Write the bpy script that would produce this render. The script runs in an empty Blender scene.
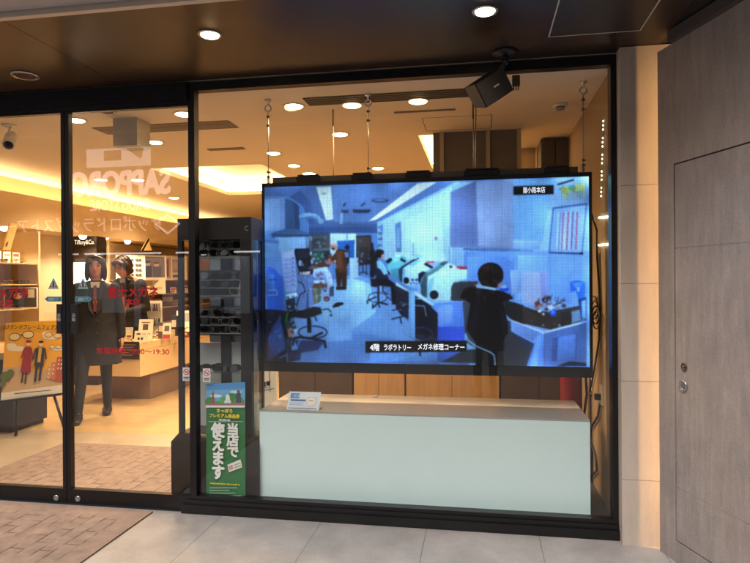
import bpy, bmesh, math, random
import numpy as np
from mathutils import Vector, Matrix

random.seed(7)
rng = np.random.default_rng(3)
SC = bpy.context.scene
COL = SC.collection
rad = math.radians

# ------------------------------------------------------------------ camera
FPX, YAW, PIT, ROL = 607.0, rad(9.768), rad(0.08), rad(-0.349)
CAM = np.array([0.0, -3.458, 1.395])
_fwd = np.array([-math.sin(YAW)*math.cos(PIT), math.cos(YAW)*math.cos(PIT), -math.sin(PIT)])
_r = np.array([math.cos(YAW), math.sin(YAW), 0.0]); _u = np.cross(_r, _fwd)
_r2 = _r*math.cos(ROL) + _u*math.sin(ROL); _u2 = -_r*math.sin(ROL) + _u*math.cos(ROL)
cam = bpy.data.cameras.new('camera')
cam.sensor_width = 36; cam.lens = FPX/750*36; cam.clip_start = 0.05; cam.clip_end = 600
camo = bpy.data.objects.new('camera', cam); COL.objects.link(camo)
M = Matrix.Identity(4)
for i in range(3):
    M[i][0] = _r2[i]; M[i][1] = _u2[i]; M[i][2] = -_fwd[i]; M[i][3] = CAM[i]
camo.matrix_world = M
SC.camera = camo

def ray(u, v): return _fwd*FPX + _r2*(u-375) + _u2*(281.5-v)
def PY(u, v, y):
    d = ray(u, v); return Vector(CAM + (y-CAM[1])/d[1]*d)
def PZ(u, v, z):
    d = ray(u, v); return Vector(CAM + (z-CAM[2])/d[2]*d)
def PX(u, v, x):
    d = ray(u, v); return Vector(CAM + (x-CAM[0])/d[0]*d)

# ------------------------------------------------------------------ daylight
SUN_EL, SUN_AZ = 54, 200        # high, soft daylight over the street behind the camera
w = bpy.data.worlds.new('World'); SC.world = w; w.use_nodes = True
nt = w.node_tree
bg = nt.nodes['Background']
sky = nt.nodes.new('ShaderNodeTexSky'); sky.sky_type = 'NISHITA'; sky.sun_disc = False
sky.sun_elevation = rad(SUN_EL); sky.sun_rotation = rad(SUN_AZ)
sky.air_density = 1.0; sky.dust_density = 6.0; sky.ozone_density = 0.6
hs = nt.nodes.new('ShaderNodeHueSaturation'); hs.inputs['Saturation'].default_value = 0.55
nt.links.new(sky.outputs[0], hs.inputs['Color']); nt.links.new(hs.outputs[0], bg.inputs[0])
bg.inputs[1].default_value = 0.15
sl = bpy.data.lights.new('sun', 'SUN'); sl.energy = 1.5; sl.angle = rad(24); sl.color = (1, .97, .95)
so = bpy.data.objects.new('sun', sl); COL.objects.link(so)
az = rad(SUN_AZ)
to_sun = Vector((math.sin(az)*math.cos(rad(SUN_EL)), math.cos(az)*math.cos(rad(SUN_EL)), math.sin(rad(SUN_EL))))
so.rotation_euler = to_sun.to_track_quat('Z', 'Y').to_euler()
vs = SC.view_settings
vs.view_transform = 'Standard'; vs.look = 'None'; vs.gamma = 1; vs.use_curve_mapping = False
vs.exposure = 0.0
SC.render.engine = 'CYCLES'
SC.cycles.use_denoising = True
SC.cycles.max_bounces = 10; SC.cycles.transparent_max_bounces = 16
SC.cycles.caustics_reflective = False; SC.cycles.caustics_refractive = False
SC.cycles.sample_clamp_indirect = 6

# ------------------------------------------------------------------ materials
def lin(c): 
    c = c/255.0
    return c/12.92 if c <= .04045 else ((c+.055)/1.055)**2.4
def C(r, g, b): return (lin(r), lin(g), lin(b), 1.0)
MATS = {}
def mat(name, col, rough=.5, metal=0., var=0., vscale=6., bump=0., bscale=40., emit=0., emcol=None, stretch=None, spec=.5, coat=0., grime=0., gscale=1.6):
    if name in MATS: return MATS[name]
    m = bpy.data.materials.new(name); m.use_nodes = True; MATS[name] = m
    n = m.node_tree.nodes; L = m.node_tree.links; b = n['Principled BSDF']
    b.inputs['Base Color'].default_value = col; b.inputs['Roughness'].default_value = rough
    b.inputs['Metallic'].default_value = metal; b.inputs['Specular IOR Level'].default_value = spec
    b.inputs['Coat Weight'].default_value = coat
    if emit:
        b.inputs['Emission Color'].default_value = emcol or col; b.inputs['Emission Strength'].default_value = emit
    if var or bump:
        tc = n.new('ShaderNodeTexCoord'); mp = n.new('ShaderNodeMapping')
        if stretch: mp.inputs['Scale'].default_value = stretch
        L.new(tc.outputs['Object'], mp.inputs[0])
    if var:
        t = n.new('ShaderNodeTexNoise'); t.inputs['Scale'].default_value = vscale; t.inputs['Detail'].default_value = 8; t.inputs['Roughness'].default_value = .62
        L.new(mp.outputs[0], t.inputs['Vector'])
        rp = n.new('ShaderNodeMapRange'); rp.inputs[1].default_value = .25; rp.inputs[2].default_value = .75
        rp.inputs[3].default_value = 1-var; rp.inputs[4].default_value = 1+var
        L.new(t.outputs['Fac'], rp.inputs[0])
        mx = n.new('ShaderNodeVectorMath'); mx.operation = 'SCALE'; mx.inputs[0].default_value = col[:3]
        L.new(rp.outputs[0], mx.inputs['Scale']); L.new(mx.outputs[0], b.inputs['Base Color'])
        rr = n.new('ShaderNodeMapRange'); rr.inputs[3].default_value = max(.02, rough-.07); rr.inputs[4].default_value = min(1, rough+.07)
        L.new(t.outputs['Fac'], rr.inputs[0]); L.new(rr.outputs[0], b.inputs['Roughness'])
    if var and grime:      # broad stains and fine speckle that belong to the surface
        g1 = n.new('ShaderNodeTexNoise'); g1.inputs['Scale'].default_value = gscale; g1.inputs['Detail'].default_value = 10; g1.inputs['Roughness'].default_value = .7
        g2 = n.new('ShaderNodeTexNoise'); g2.inputs['Scale'].default_value = 130; g2.inputs['Detail'].default_value = 3
        L.new(tc.outputs['Object'], g1.inputs['Vector']); L.new(tc.outputs['Object'], g2.inputs['Vector'])
        r1 = n.new('ShaderNodeMapRange'); r1.inputs[1].default_value = .38; r1.inputs[2].default_value = .62; r1.inputs[3].default_value = 1-grime; r1.inputs[4].default_value = 1+grime*.35
        r2 = n.new('ShaderNodeMapRange'); r2.inputs[1].default_value = .3; r2.inputs[2].default_value = .7; r2.inputs[3].default_value = 1-grime*.8; r2.inputs[4].default_value = 1+grime*.8
        L.new(g1.outputs['Fac'], r1.inputs[0]); L.new(g2.outputs['Fac'], r2.inputs[0])
        p1 = n.new('ShaderNodeMath'); p1.operation = 'MULTIPLY'; L.new(r1.outputs[0], p1.inputs[0]); L.new(r2.outputs[0], p1.inputs[1])
        p2 = n.new('ShaderNodeVectorMath'); p2.operation = 'SCALE'; L.new(mx.outputs[0], p2.inputs[0]); L.new(p1.outputs[0], p2.inputs['Scale']); L.new(p2.outputs[0], b.inputs['Base Color'])
    if bump:
        t2 = n.new('ShaderNodeTexNoise'); t2.inputs['Scale'].default_value = bscale; t2.inputs['Detail'].default_value = 4
        L.new(mp.outputs[0], t2.inputs['Vector'])
        bp = n.new('ShaderNodeBump'); bp.inputs['Strength'].default_value = bump; bp.inputs['Distance'].default_value = .004
        L.new(t2.outputs['Fac'], bp.inputs['Height']); L.new(bp.outputs[0], b.inputs['Normal'])
    return m

def glass_mat(name, tint=(.96, .97, .96), f0=.04):
    m = bpy.data.materials.new(name); m.use_nodes = True; MATS[name] = m
    n = m.node_tree.nodes; L = m.node_tree.links
    n.remove(n['Principled BSDF']); out = n['Material Output']
    tr = n.new('ShaderNodeBsdfTransparent'); tr.inputs[0].default_value = (*tint, 1)
    gl = n.new('ShaderNodeBsdfGlossy'); gl.inputs['Roughness'].default_value = .0
    lw = n.new('ShaderNodeLayerWeight'); lw.inputs[0].default_value = .5
    pw = n.new('ShaderNodeMath'); pw.operation = 'POWER'; pw.inputs[1].default_value = 5
    ma = n.new('ShaderNodeMath'); ma.operation = 'MULTIPLY_ADD'; ma.inputs[1].default_value = 1-f0; ma.inputs[2].default_value = f0
    mx = n.new('ShaderNodeMixShader')
    L.new(lw.outputs['Facing'], pw.inputs[0]); L.new(pw.outputs[0], ma.inputs[0]); L.new(ma.outputs[0], mx.inputs[0])
    L.new(tr.outputs[0], mx.inputs[1]); L.new(gl.outputs[0], mx.inputs[2]); L.new(mx.outputs[0], out.inputs[0])
    return m
GLASS = glass_mat('window_glass')
LENS = glass_mat('smoked_lens', (.12, .11, .10), .06)
SHELFGLASS = glass_mat('shelf_glass', (.90, .95, .93), .06)

def attr_mat(name, rough=.5, emit=0., dots=0., pitch=.0095):
    m = bpy.data.materials.new(name); m.use_nodes = True; MATS[name] = m
    n = m.node_tree.nodes; L = m.node_tree.links; b = n['Principled BSDF']
    a = n.new('ShaderNodeAttribute'); a.attribute_name = 'tone'
    b.inputs['Roughness'].default_value = rough
    if not emit: L.new(a.outputs['Color'], b.inputs['Base Color'])
    else:
        b.inputs['Base Color'].default_value = (.012, .012, .014, 1)
        L.new(a.outputs['Color'], b.inputs['Emission Color']); b.inputs['Emission Strength'].default_value = emit
        if dots:                      # the lit dots of the display and the dark gaps between them
            tc = n.new('ShaderNodeTexCoord'); sp = n.new('ShaderNodeSeparateXYZ'); L.new(tc.outputs['Object'], sp.inputs[0])
            acc = []
            for ax in ('X', 'Z'):
                q = n.new('ShaderNodeMath'); q.operation = 'MULTIPLY'; q.inputs[1].default_value = 2*math.pi/pitch
                s = n.new('ShaderNodeMath'); s.operation = 'SINE'; L.new(sp.outputs[ax], q.inputs[0]); L.new(q.outputs[0], s.inputs[0]); acc.append(s)
            ad = n.new('ShaderNodeMath'); ad.operation = 'ADD'; L.new(acc[0].outputs[0], ad.inputs[0]); L.new(acc[1].outputs[0], ad.inputs[1])
            md = n.new('ShaderNodeMath'); md.operation = 'MULTIPLY_ADD'; md.inputs[1].default_value = dots*emit; md.inputs[2].default_value = emit
            L.new(ad.outputs[0], md.inputs[0]); L.new(md.outputs[0], b.inputs['Emission Strength'])
    return m

# ------------------------------------------------------------------ builders
def tag(o, label=None, cat=None, group=None, kind=None):
    if label: o['label'] = label
    if cat: o['category'] = cat
    if group: o['group'] = group
    if kind: o['kind'] = kind
    return o
def empty(name, loc, label=None, cat=None, group=None):
    o = bpy.data.objects.new(name, None); o.empty_display_size = .05; o.location = loc; COL.objects.link(o)
    return tag(o, label, cat, group)
def rootloc(o):
    while o.parent: o = o.parent
    return Vector(o.location)

class MB:
    def __init__(s): s.bm = bmesh.new(); s.X = Matrix.Identity(4)
    def v(s, p): return s.bm.verts.new(s.X @ Vector(p))
    def face(s, pts, mi=0):
        f = s.bm.faces.new([s.v(p) for p in pts]); f.material_index = mi; return f
    def box(s, x0, x1, y0, y1, z0, z1, mi=0):
        c = [s.v((x, y, z)) for z in (z0, z1) for y in (y0, y1) for x in (x0, x1)]
        for q in ((0,2,3,1),(4,5,7,6),(0,1,5,4),(2,6,7,3),(0,4,6,2),(1,3,7,5)):
            f = s.bm.faces.new([c[i] for i in q]); f.material_index = mi
        return s
    def hexa(s, b4, t4, mi=0):
        c = [s.v(p) for p in list(b4)+list(t4)]
        for q in ((3,2,1,0),(4,5,6,7),(0,1,5,4),(1,2,6,5),(2,3,7,6),(3,0,4,7)):
            f = s.bm.faces.new([c[i] for i in q]); f.material_index = mi
        return s
    def loft(s, rings, cap=True, mi=0, closed=True):
        R = [[s.v(p) for p in r] for r in rings]; n = len(R[0])
        for a, b in zip(R, R[1:]):
            for i in range(n if closed else n-1):
                f = s.bm.faces.new((a[i], a[(i+1) % n], b[(i+1) % n], b[i])); f.material_index = mi; f.smooth = True
        if cap and closed:
            for r in (R[0][::-1], R[-1]):
                f = s.bm.faces.new(r); f.material_index = mi
        return s
    def cyl(s, p0, p1, r0, r1=None, n=16, mi=0):
        p0, p1 = Vector(p0), Vector(p1); r1 = r0 if r1 is None else r1
        q = (p1-p0).to_track_quat('Z', 'Y').to_matrix()
        ring = lambda p, r: [p + q @ Vector((r*math.cos(2*math.pi*i/n), r*math.sin(2*math.pi*i/n), 0)) for i in range(n)]
        return s.loft([ring(p0, r0), ring(p1, r1)], mi=mi)
    def tube(s, pts, r, n=8, closed=False, mi=0):
        pts = [Vector(p) for p in pts]; N = len(pts); rings = []; up = None
        for i, p in enumerate(pts):
            a = pts[(i-1) % N] if (closed or i) else p; b = pts[(i+1) % N] if (closed or i < N-1) else p
            t = (b-a).normalized()
            if up is None: up = t.orthogonal().normalized()
            up = (up - t*up.dot(t)).normalized(); sd = t.cross(up)
            rr = r[i] if isinstance(r, (list, tuple)) else r
            rings.append([p + up*rr*math.cos(2*math.pi*k/n) + sd*rr*math.sin(2*math.pi*k/n) for k in range(n)])
        if closed: rings.append(rings[0])
        return s.loft(rings, cap=not closed, mi=mi)
    def ell(s, c, rx, ry=None, rz=None, n=16, m=10, rot=None, mi=0):
        ry = rx if ry is None else ry; rz = rx if rz is None else rz; c = Vector(c)
        rot = rot or Matrix.Identity(3)
        rings = []
        for j in range(1, m):
            t = math.pi*j/m
            rings.append([c + rot @ Vector((rx*math.sin(t)*math.cos(2*math.pi*i/n), ry*math.sin(t)*math.sin(2*math.pi*i/n), -rz*math.cos(t))) for i in range(n)])
        R = [[s.v(p) for p in r] for r in rings]
        a = s.v(c + rot @ Vector((0,0,-rz))); b = s.v(c + rot @ Vector((0,0,rz)))
        for q, q2 in zip(R, R[1:]):
            for i in range(n): f = s.bm.faces.new((q[i], q[(i+1) % n], q2[(i+1) % n], q2[i])); f.smooth = True; f.material_index = mi
        for i in range(n):
            for t3 in ((a, R[0][(i+1) % n], R[0][i]), (b, R[-1][i], R[-1][(i+1) % n])):
                f = s.bm.faces.new(t3); f.smooth = True; f.material_index = mi
        return s
    def cap(s, p0, p1, r0, r1, n=14):
        s.cyl(p0, p1, r0, r1, n); s.ell(p0, r0, n=n, m=8); s.ell(p1, r1, n=n, m=8); return s
    def lathe(s, prof, c=(0,0,0), n=24, axis=None, mi=0):
        c = Vector(c); q = Vector(axis or (0,0,1)).to_track_quat('Z', 'Y').to_matrix()
        return s.loft([[c + q @ Vector((r*math.cos(2*math.pi*i/n), r*math.sin(2*math.pi*i/n), h)) for i in range(n)] for r, h in prof], mi=mi)
    def build(s, name, m, parent=None, bevel=0., origin=None):
        if bevel:
            es = [e for e in s.bm.edges if len(e.link_faces) == 2 and e.calc_face_angle(0) > .6]
            bmesh.ops.bevel(s.bm, geom=es, offset=bevel, segments=2, profile=.6, affect='EDGES', clamp_overlap=True)
        bmesh.ops.recalc_face_normals(s.bm, faces=s.bm.faces)
        o = bpy.data.objects.new(name, bpy.data.meshes.new(name))
        if parent is not None: off = rootloc(parent)
        elif origin is not None: off = Vector(origin)
        else:
            cs = [v.co for v in s.bm.verts]
            off = Vector(((min(c.x for c in cs)+max(c.x for c in cs))/2, (min(c.y for c in cs)+max(c.y for c in cs))/2, min(c.z for c in cs)))
        for v in s.bm.verts: v.co -= off
        s.bm.to_mesh(o.data); s.bm.free()
        for mm in (m if isinstance(m, (list, tuple)) else [m]): o.data.materials.append(mm)
        COL.objects.link(o)
        if parent is not None: o.parent = parent
        else: o.location = off
        return o
def one(name, m, label, cat, shape, group=None, bevel=0.):
    mb = MB(); shape(mb); return tag(mb.build(name, m, bevel=bevel), label, cat, group)
def struct(name, m, shape):
    mb = MB(); shape(mb); return tag(mb.build(name, m, origin=(0,0,0)), kind='structure')

def text(name, body, m, parent, c, w_=None, h_=None, right=(1,0,0), up=(0,0,1), bold=0., gap=1., spacing=1., depth=.0008):
    """real lettering: the glyph outlines as a thin mesh, fitted to w_ x h_ about centre c"""
    cu = bpy.data.curves.new(name, 'FONT'); cu.body = body; cu.size = 1; cu.align_x = 'CENTER'
    cu.space_line = gap; cu.space_character = spacing; cu.resolution_u = 3
    t = bpy.data.objects.new(name, cu); COL.objects.link(t)
    dg = bpy.context.evaluated_depsgraph_get(); dg.update()
    me = bpy.data.meshes.new_from_object(t.evaluated_get(dg))
    bpy.data.objects.remove(t); bpy.data.curves.remove(cu)
    co = np.zeros(len(me.vertices)*3); me.vertices.foreach_get('co', co); co = co.reshape(-1, 3)
    lo, hi = co.min(0), co.max(0)
    sx = w_/(hi[0]-lo[0]) if w_ else None; sy = h_/(hi[1]-lo[1]) if h_ else None
    sx = sx or sy; sy = sy or sx
    right = np.array(Vector(right).normalized()); upv = np.array(Vector(up).normalized()); nrm = np.cross(right, upv)
    q = (co - (lo+hi)/2)
    pos = np.array(c) + np.outer(q[:,0]*sx, right) + np.outer(q[:,1]*sy, upv)
    off = np.array(rootloc(parent)) if parent is not None else np.array(c)
    bm = bmesh.new(); sc_ = float(sx); k_ = 0
    for ox, oy in (((0, 0), (1, 0), (-1, 0), (0, 1), (0, -1), (.7, .7), (-.7, .7), (.7, -.7), (-.7, -.7)) if bold else ((0, 0),)):
        sh = right*ox*bold*sc_ + upv*oy*bold*sc_ + nrm*k_*.00006; k_ += 1      # a heavier weight: the same glyphs laid again a hair aside
        me.vertices.foreach_set('co', (pos-off+sh).ravel()); bm.from_mesh(me)
    bm.faces.ensure_lookup_table()
    g = bmesh.ops.extrude_face_region(bm, geom=bm.faces[:])
    for v in [e for e in g['geom'] if isinstance(e, bmesh.types.BMVert)]: v.co += Vector(nrm)*depth
    bm.to_mesh(me); bm.free()
    me.name = name; me.materials.clear(); me.materials.append(m)
    o = bpy.data.objects.new(name, me); COL.objects.link(o)
    if parent is not None: o.parent = parent
    else: o.location = off
    return o

ART = attr_mat('printed_paper', .6)
def art(name, polys, parent=None, m=None, step=.0004, to=None, origin=None):
    """flat printed picture: coloured shapes in thin layers; polys = [(points, (r,g,b))], to maps a point to the world"""
    bm = bmesh.new(); lay = bm.faces.layers.float_color.new('tone'); off = rootloc(parent) if parent else Vector(origin)
    for k, (pts, col) in enumerate(polys):
        vs_ = [bm.verts.new(to(p, k*step) - off) for p in pts]
        f = bm.faces.new(vs_); f[lay] = C(*col)
    bmesh.ops.triangulate(bm, faces=bm.faces[:])
    me = bpy.data.meshes.new(name); bm.to_mesh(me); bm.free(); me.materials.append(m or ART)
    o = bpy.data.objects.new(name, me); COL.objects.link(o)
    if parent: o.parent = parent
    else: o.location = off
    return o
def oval(cx, cy, rx, ry, n=14, a0=0, a1=2*math.pi):
    full = abs(a1-a0-2*math.pi) < 1e-6
    return [(cx+rx*math.cos(a0+(a1-a0)*i/(n if full else n-1)), cy+ry*math.sin(a0+(a1-a0)*i/(n if full else n-1))) for i in range(n)]
def rect(x0, y0, x1, y1): return [(x0,y0),(x1,y0),(x1,y1),(x0,y1)]
def line(p, q, wd):
    d = Vector((q[0]-p[0], q[1]-p[1])); n_ = Vector((-d.y, d.x)).normalized()*wd/2
    return [(p[0]+n_.x, p[1]+n_.y), (q[0]+n_.x, q[1]+n_.y), (q[0]-n_.x, q[1]-n_.y), (p[0]-n_.x, p[1]-n_.y)]

def copy_tree(o, parent=None):
    c = o.copy(); COL.objects.link(c)
    if parent is not None: c.parent = parent
    for ch in list(o.children): copy_tree(ch, c)
    return c

def lamp_light(name, parent, loc, energy, col, size=rad(130), blend=.7, r=.04, direction=(0,0,-1), kind='SPOT'):
    l = bpy.data.lights.new(name, kind); l.energy = energy; l.color = col
    l.shadow_soft_size = r
    if kind == 'SPOT': l.spot_size = size; l.spot_blend = blend
    o = bpy.data.objects.new(name, l); COL.objects.link(o)
    o.location = Vector(loc) - (rootloc(parent) if parent else Vector())
    o.rotation_euler = Vector(direction).to_track_quat('-Z', 'Y').to_euler()
    if parent: o.parent = parent
    return o

BLACK = mat('black_aluminium', C(26, 25, 27), .32, .3, var=.12, vscale=9, spec=.5, grime=.2, gscale=8)
DARK = mat('dark_plastic', C(24, 24, 27), .45, bump=.05, bscale=300)
SILVER = mat('brushed_steel', C(190, 190, 192), .28, 1., var=.1, vscale=20)
WHITE = mat('white_plastic', C(225, 222, 215), .45, var=.03)
RED = mat('red_lettering', C(190, 20, 35), .5)
WARM = (1.0, .69, .41)


# ================================================================== SETTING
CEIL = 2.61
# ---- outer paving: pale stone tiles with fine joints running in from the street
def tile_mat(name, col, tw, th, ox, oy, joint, rough, var=.12, offset=0., grime=0.):
    m = mat(name, col, rough, var=var, vscale=3.2, bump=.08, bscale=90, grime=grime)
    n = m.node_tree.nodes; L = m.node_tree.links; b = n['Principled BSDF']
    tc = n.new('ShaderNodeTexCoord'); mp = n.new('ShaderNodeMapping'); mp.inputs['Location'].default_value = (ox, oy, 0)
    br = n.new('ShaderNodeTexBrick'); br.offset = offset; br.inputs['Scale'].default_value = 1
    br.inputs['Brick Width'].default_value = tw; br.inputs['Row Height'].default_value = th; br.inputs['Mortar Size'].default_value = .0028
    br.inputs['Mortar Smooth'].default_value = .2
    br.inputs['Color1'].default_value = (1, 1, 1, 1); br.inputs['Color2'].default_value = (.94, .95, .96, 1); br.inputs['Mortar'].default_value = (joint, joint, joint, 1)
    L.new(tc.outputs['Object'], mp.inputs[0]); L.new(mp.outputs[0], br.inputs['Vector'])
    src = b.inputs['Base Color'].links[0].from_socket
    mm = n.new('ShaderNodeMix'); mm.data_type = 'RGBA'; mm.blend_type = 'MULTIPLY'; mm.inputs[0].default_value = 1
    L.new(src, mm.inputs[6]); L.new(br.outputs['Color'], mm.inputs[7]); L.new(mm.outputs[2], b.inputs['Base Color'])
    return m
PAVE = tile_mat('street_paving', (.305, .286, .280, 1), .61, 1.22, .30, .92, .54, .42, var=.14, grime=.16)
struct('street_paving', PAVE, lambda q: q.face([(-120, -120, 0), (120, -120, 0), (120, .02, 0), (-120, .02, 0)]))

# ---- inside floor: dull threshold strip, then warm polished tiles
THR = tile_mat('threshold_stone', (.36, .30, .23, 1), .6, .6, .1, .1, .8, .35)
struct('shop_threshold', THR, lambda q: q.face([(-5.5, .02, 0), (.78, .02, 0), (.78, 1.68, 0), (-5.5, 1.68, 0)]))
HONEY = tile_mat('honey_floor', (.52, .37, .20, 1), .9, .15, .1, .03, .78, .12, var=.16, offset=.5)
struct('shop_floor', HONEY, lambda q: q.face([(-5.5, 1.68, 0), (.78, 1.68, 0), (.78, 9.2, 0), (-5.5, 9.2, 0)]))

# ---- shop ceiling with two raised light coves
CEILM = mat('ceiling_paint', C(226, 214, 196), .7, var=.03, vscale=2)
R1 = (-3.47, -2.22, 2.55, 4.6); R2 = (-.50, .05, 1.62, 3.15)
def ceil_shape(q):
    xs = [-5.6, R1[0], R1[1], R2[0], R2[1], .80]; ys = [-.02, R2[2], R1[2], R2[3], R1[3], 9.3]
    for i in range(5):
        for j in range(5):
            xm, ym = (xs[i]+xs[i+1])/2, (ys[j]+ys[j+1])/2
            if any(r[0] < xm < r[1] and r[2] < ym < r[3] for r in (R1, R2)): continue
            if xs[i+1] <= R1[0] and xs[i] < R1[0]: x0 = -5.32
            else: x0 = xs[i]
            q.box(x0, xs[i+1], ys[j], ys[j+1], CEIL, CEIL+.05)
    for r in (R1, R2):
        x0, x1, y0, y1 = r; t = .26
        q.box(x0-.2, x1+.2, y0-.2, y1+.2, CEIL+t, CEIL+t+.04)
        q.box(x0-.22, x0-.2, y0-.22, y1+.22, CEIL+.05, CEIL+t); q.box(x1+.2, x1+.22, y0-.22, y1+.22, CEIL+.05, CEIL+t)
        q.box(x0-.2, x1+.2, y0-.22, y0-.2, CEIL+.05, CEIL+t); q.box(x0-.2, x1+.2, y1+.2, y1+.22, CEIL+.05, CEIL+t)
    q.box(-5.7, -5.3, -.02, 9.3, CEIL+.25, CEIL+.29)
struct('shop_ceiling', CEILM, ceil_shape)
COVE = mat('cove_light', (1, .74, .40, 1), .5, emit=30, emcol=(1, .72, .38, 1))
def cove(nm, r, lab):
    x0, x1, y0, y1 = r
    def sh(q):
        z = CEIL+.06
        q.box(x0-.15, x1+.15, y0-.16, y0-.11, z, z+.03); q.box(x0-.15, x1+.15, y1+.11, y1+.16, z, z+.03)
        q.box(x0-.16, x0-.11, y0-.10, y1+.10, z, z+.03); q.box(x1+.11, x1+.16, y0-.10, y1+.10, z, z+.03)
    return one('cove_light', COVE, lab, 'cove light', sh, 'warm cove lighting in the shop ceiling')
cove('a', R1, 'glowing warm light strip round the big raised ceiling recess left of the screen')
cove('b', R2, 'glowing warm light strip round the small ceiling recess above the middle of the screen')

# ---- walls
WALLM = mat('beige_wall', C(205, 178, 140), .75, var=.04, vscale=4)
one('shop_wall', WALLM, 'warm beige left wall of the shop behind the glasses shelves', 'wall', lambda q: q.box(-5.66, -5.6, -.02, 9.2, 0, CEIL+.25))
one('shop_wall', WALLM, 'warm beige back wall of the shop far behind the screen', 'wall', lambda q: q.box(-5.6, .78, 9.2, 9.26, 0, CEIL))
WOODM = mat('veneer', C(176, 132, 84), .5, var=.22, vscale=5, stretch=(6, 6, .5))
one('shop_wall', mat('side_wall', C(160, 134, 100), .6, var=.08, vscale=5, stretch=(6, 6, .5)), 'beige side wall beside the right end of the screen', 'wall', lambda q: q.box(.755, .80, .06, 9.2, 0, CEIL))

# ---- bulkhead over the left shelves with the long cove on top
def bulk(q):
    q.box(-5.6, -5.1, .2, 9.19, 2.02, 2.06); q.box(-5.13, -5.1, .2, 9.19, 2.06, 2.40); q.box(-5.6, -5.13, .2, 9.19, 2.30, 2.33)
one('bulkhead', WALLM, 'long warm beige bulkhead running over the left wall shelves', 'bulkhead', bulk)
one('cove_light', mat('wall_cove_light', (1, .74, .40, 1), .5, emit=40, emcol=(1, .68, .33, 1)), 'long bright warm light strip on top of the left wall bulkhead', 'cove light', lambda q: q.box(-5.30, -5.24, .3, 9.1, 2.335, 2.365), 'warm cove lighting in the shop ceiling')

# ---- soffit over the pavement, fascia and the building above
SOFF = mat('bronze_soffit', C(50, 36, 27), .34, .2, var=.15, vscale=1.2, grime=.08)
def soff(q):
    xs = [-9, PZ(56, 50, CEIL).x, .93]
    for a, b in zip(xs, xs[1:]): q.box(a+.0015, b-.0015, -.978, -.01, CEIL+.002, CEIL+.03)
    q.box(-9, .93, -.97, -.02, CEIL+.008, CEIL+.04)
struct('soffit', SOFF, soff)
def fascia(q):
    q.box(-9, 6, -1.012, -.980, CEIL-.004, CEIL+.05)
one('fascia_rail', mat('fascia_metal', C(206, 190, 172), .45, .1, var=.1), 'pale metal trim rail along the outer edge of the dark soffit', 'trim', fascia)
def upper(q):
    q.box(-9, 6, -1.16, -1.02, CEIL+.02, CEIL+.09, 1); q.box(-9, 6, -1.29, -1.04, CEIL+.12, CEIL+.22, 1)
    q.box(-9, 6, -1.10, -.5, CEIL+.24, 7.5); q.box(-9, 6, -.5, 9.4, CEIL+.32, 7.5)
b_ = MB(); upper(b_); tag(b_.build('upper_storey', [mat('upper_wall', C(92, 84, 80), .7, var=.1), mat('grooved_metal', C(168, 168, 176), .45, .2, var=.1)]), 'grey upper storey of the shop building above the dark soffit', 'building')

# ---- pillar
PIL = mat('limestone', (.50, .42, .35, 1), .55, var=.09, vscale=7, grime=.06, bump=.05, bscale=120, stretch=(3, 3, .6))
def pillar(q):
    zs = [0.0, .345, .86, 1.372, 1.885, CEIL]
    for a, b in zip(zs, zs[1:]): q.box(.730, 1.45, -.106, .2, a+(.0012 if a else 0), b-.0012)
    q.box(.733, 1.45, -.103, .2, 0, CEIL)
one('stone_pillar', PIL, 'pale limestone pillar of stacked slabs between the shop window and the grey wall', 'pillar', pillar)
one('strip_light', mat('strip_glow', (1, .66, .30, 1), .5, emit=240, emcol=(1, .56, .21, 1)), 'warm vertical light tube hidden behind the grey splayed wall, washing the pillar', 'strip light', lambda q: q.cyl((1.22, -.208, .03), (1.22, -.208, 2.5), .006, n=8))

# ---- splayed wall with a flush door
E0 = Vector((.904, -.148, 0)); WD = Vector((math.sin(rad(18.9)), -math.cos(rad(18.9)), 0)); 
WN = Vector((WD.y, -WD.x, 0))          # faces the pavement on the left
def wall_at(u, v):
    d = Vector(ray(u, v)); c = Vector(CAM); t = (E0-c).dot(WN)/d.dot(WN); p = c+d*t
    return ((p-E0).dot(WD), p.z)
def WP(t, z, n=0.): return E0 + WD*t + WN*n + Vector((0, 0, z))
STONE = mat('brown_stone', (.300, .264, .252, 1), .5, var=.20, vscale=5, bump=.3, bscale=70, stretch=(6, 6, .8), grime=.14, gscale=2.4)
SLATE = STONE
def pick(u, v): return wall_at(u, v)
dl0 = pick(674.5, 166)[0]; dztop = (pick(674, 165)[1]+pick(748, 143.5)[1])/2; dzbot = (pick(677, 541)[1]+pick(711, 562)[1])/2
sz = (pick(679, 489)[1]+pick(750, 525)[1])/2; sz2 = (pick(690, 247)[1]+pick(750, 242)[1])/2
DR = dl0+.86; WTOP = 2.555; WLEN = 2.5
def slab(q, t0, t1, z0, z1, n0, n1, mi=0):
    q.hexa([WP(t0, z0, n0), WP(t1, z0, n0), WP(t1, z0, n1), WP(t0, z0, n1)], [WP(t0, z1, n0), WP(t1, z1, n0), WP(t1, z1, n1), WP(t0, z1, n1)], mi)
g = .007
def wall(q):
    slab(q, 0, dl0-g, 0, WTOP, 0, -.035)
    slab(q, dl0-g+.0002, DR+g, 0, dzbot-g, 0, -.035); slab(q, dl0-g+.0002, DR+g, dztop+g, WTOP, 0, -.035)
    slab(q, DR+g+.0002, WLEN, 0, WTOP, 0, -.035)
gw = empty('splayed_wall', WP(.5, 0), 'brown grey stone clad splayed wall with a flush door on the right', 'wall')
q = MB(); wall(q); q.build('cladding', STONE, gw)
q = MB(); slab(q, dl0-.06, DR+.06, .0, WTOP-.1, -.037, -.05); q.build('door_reveal', mat('reveal_black', C(14, 13, 13), .7), gw)
dr = MB()
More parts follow.
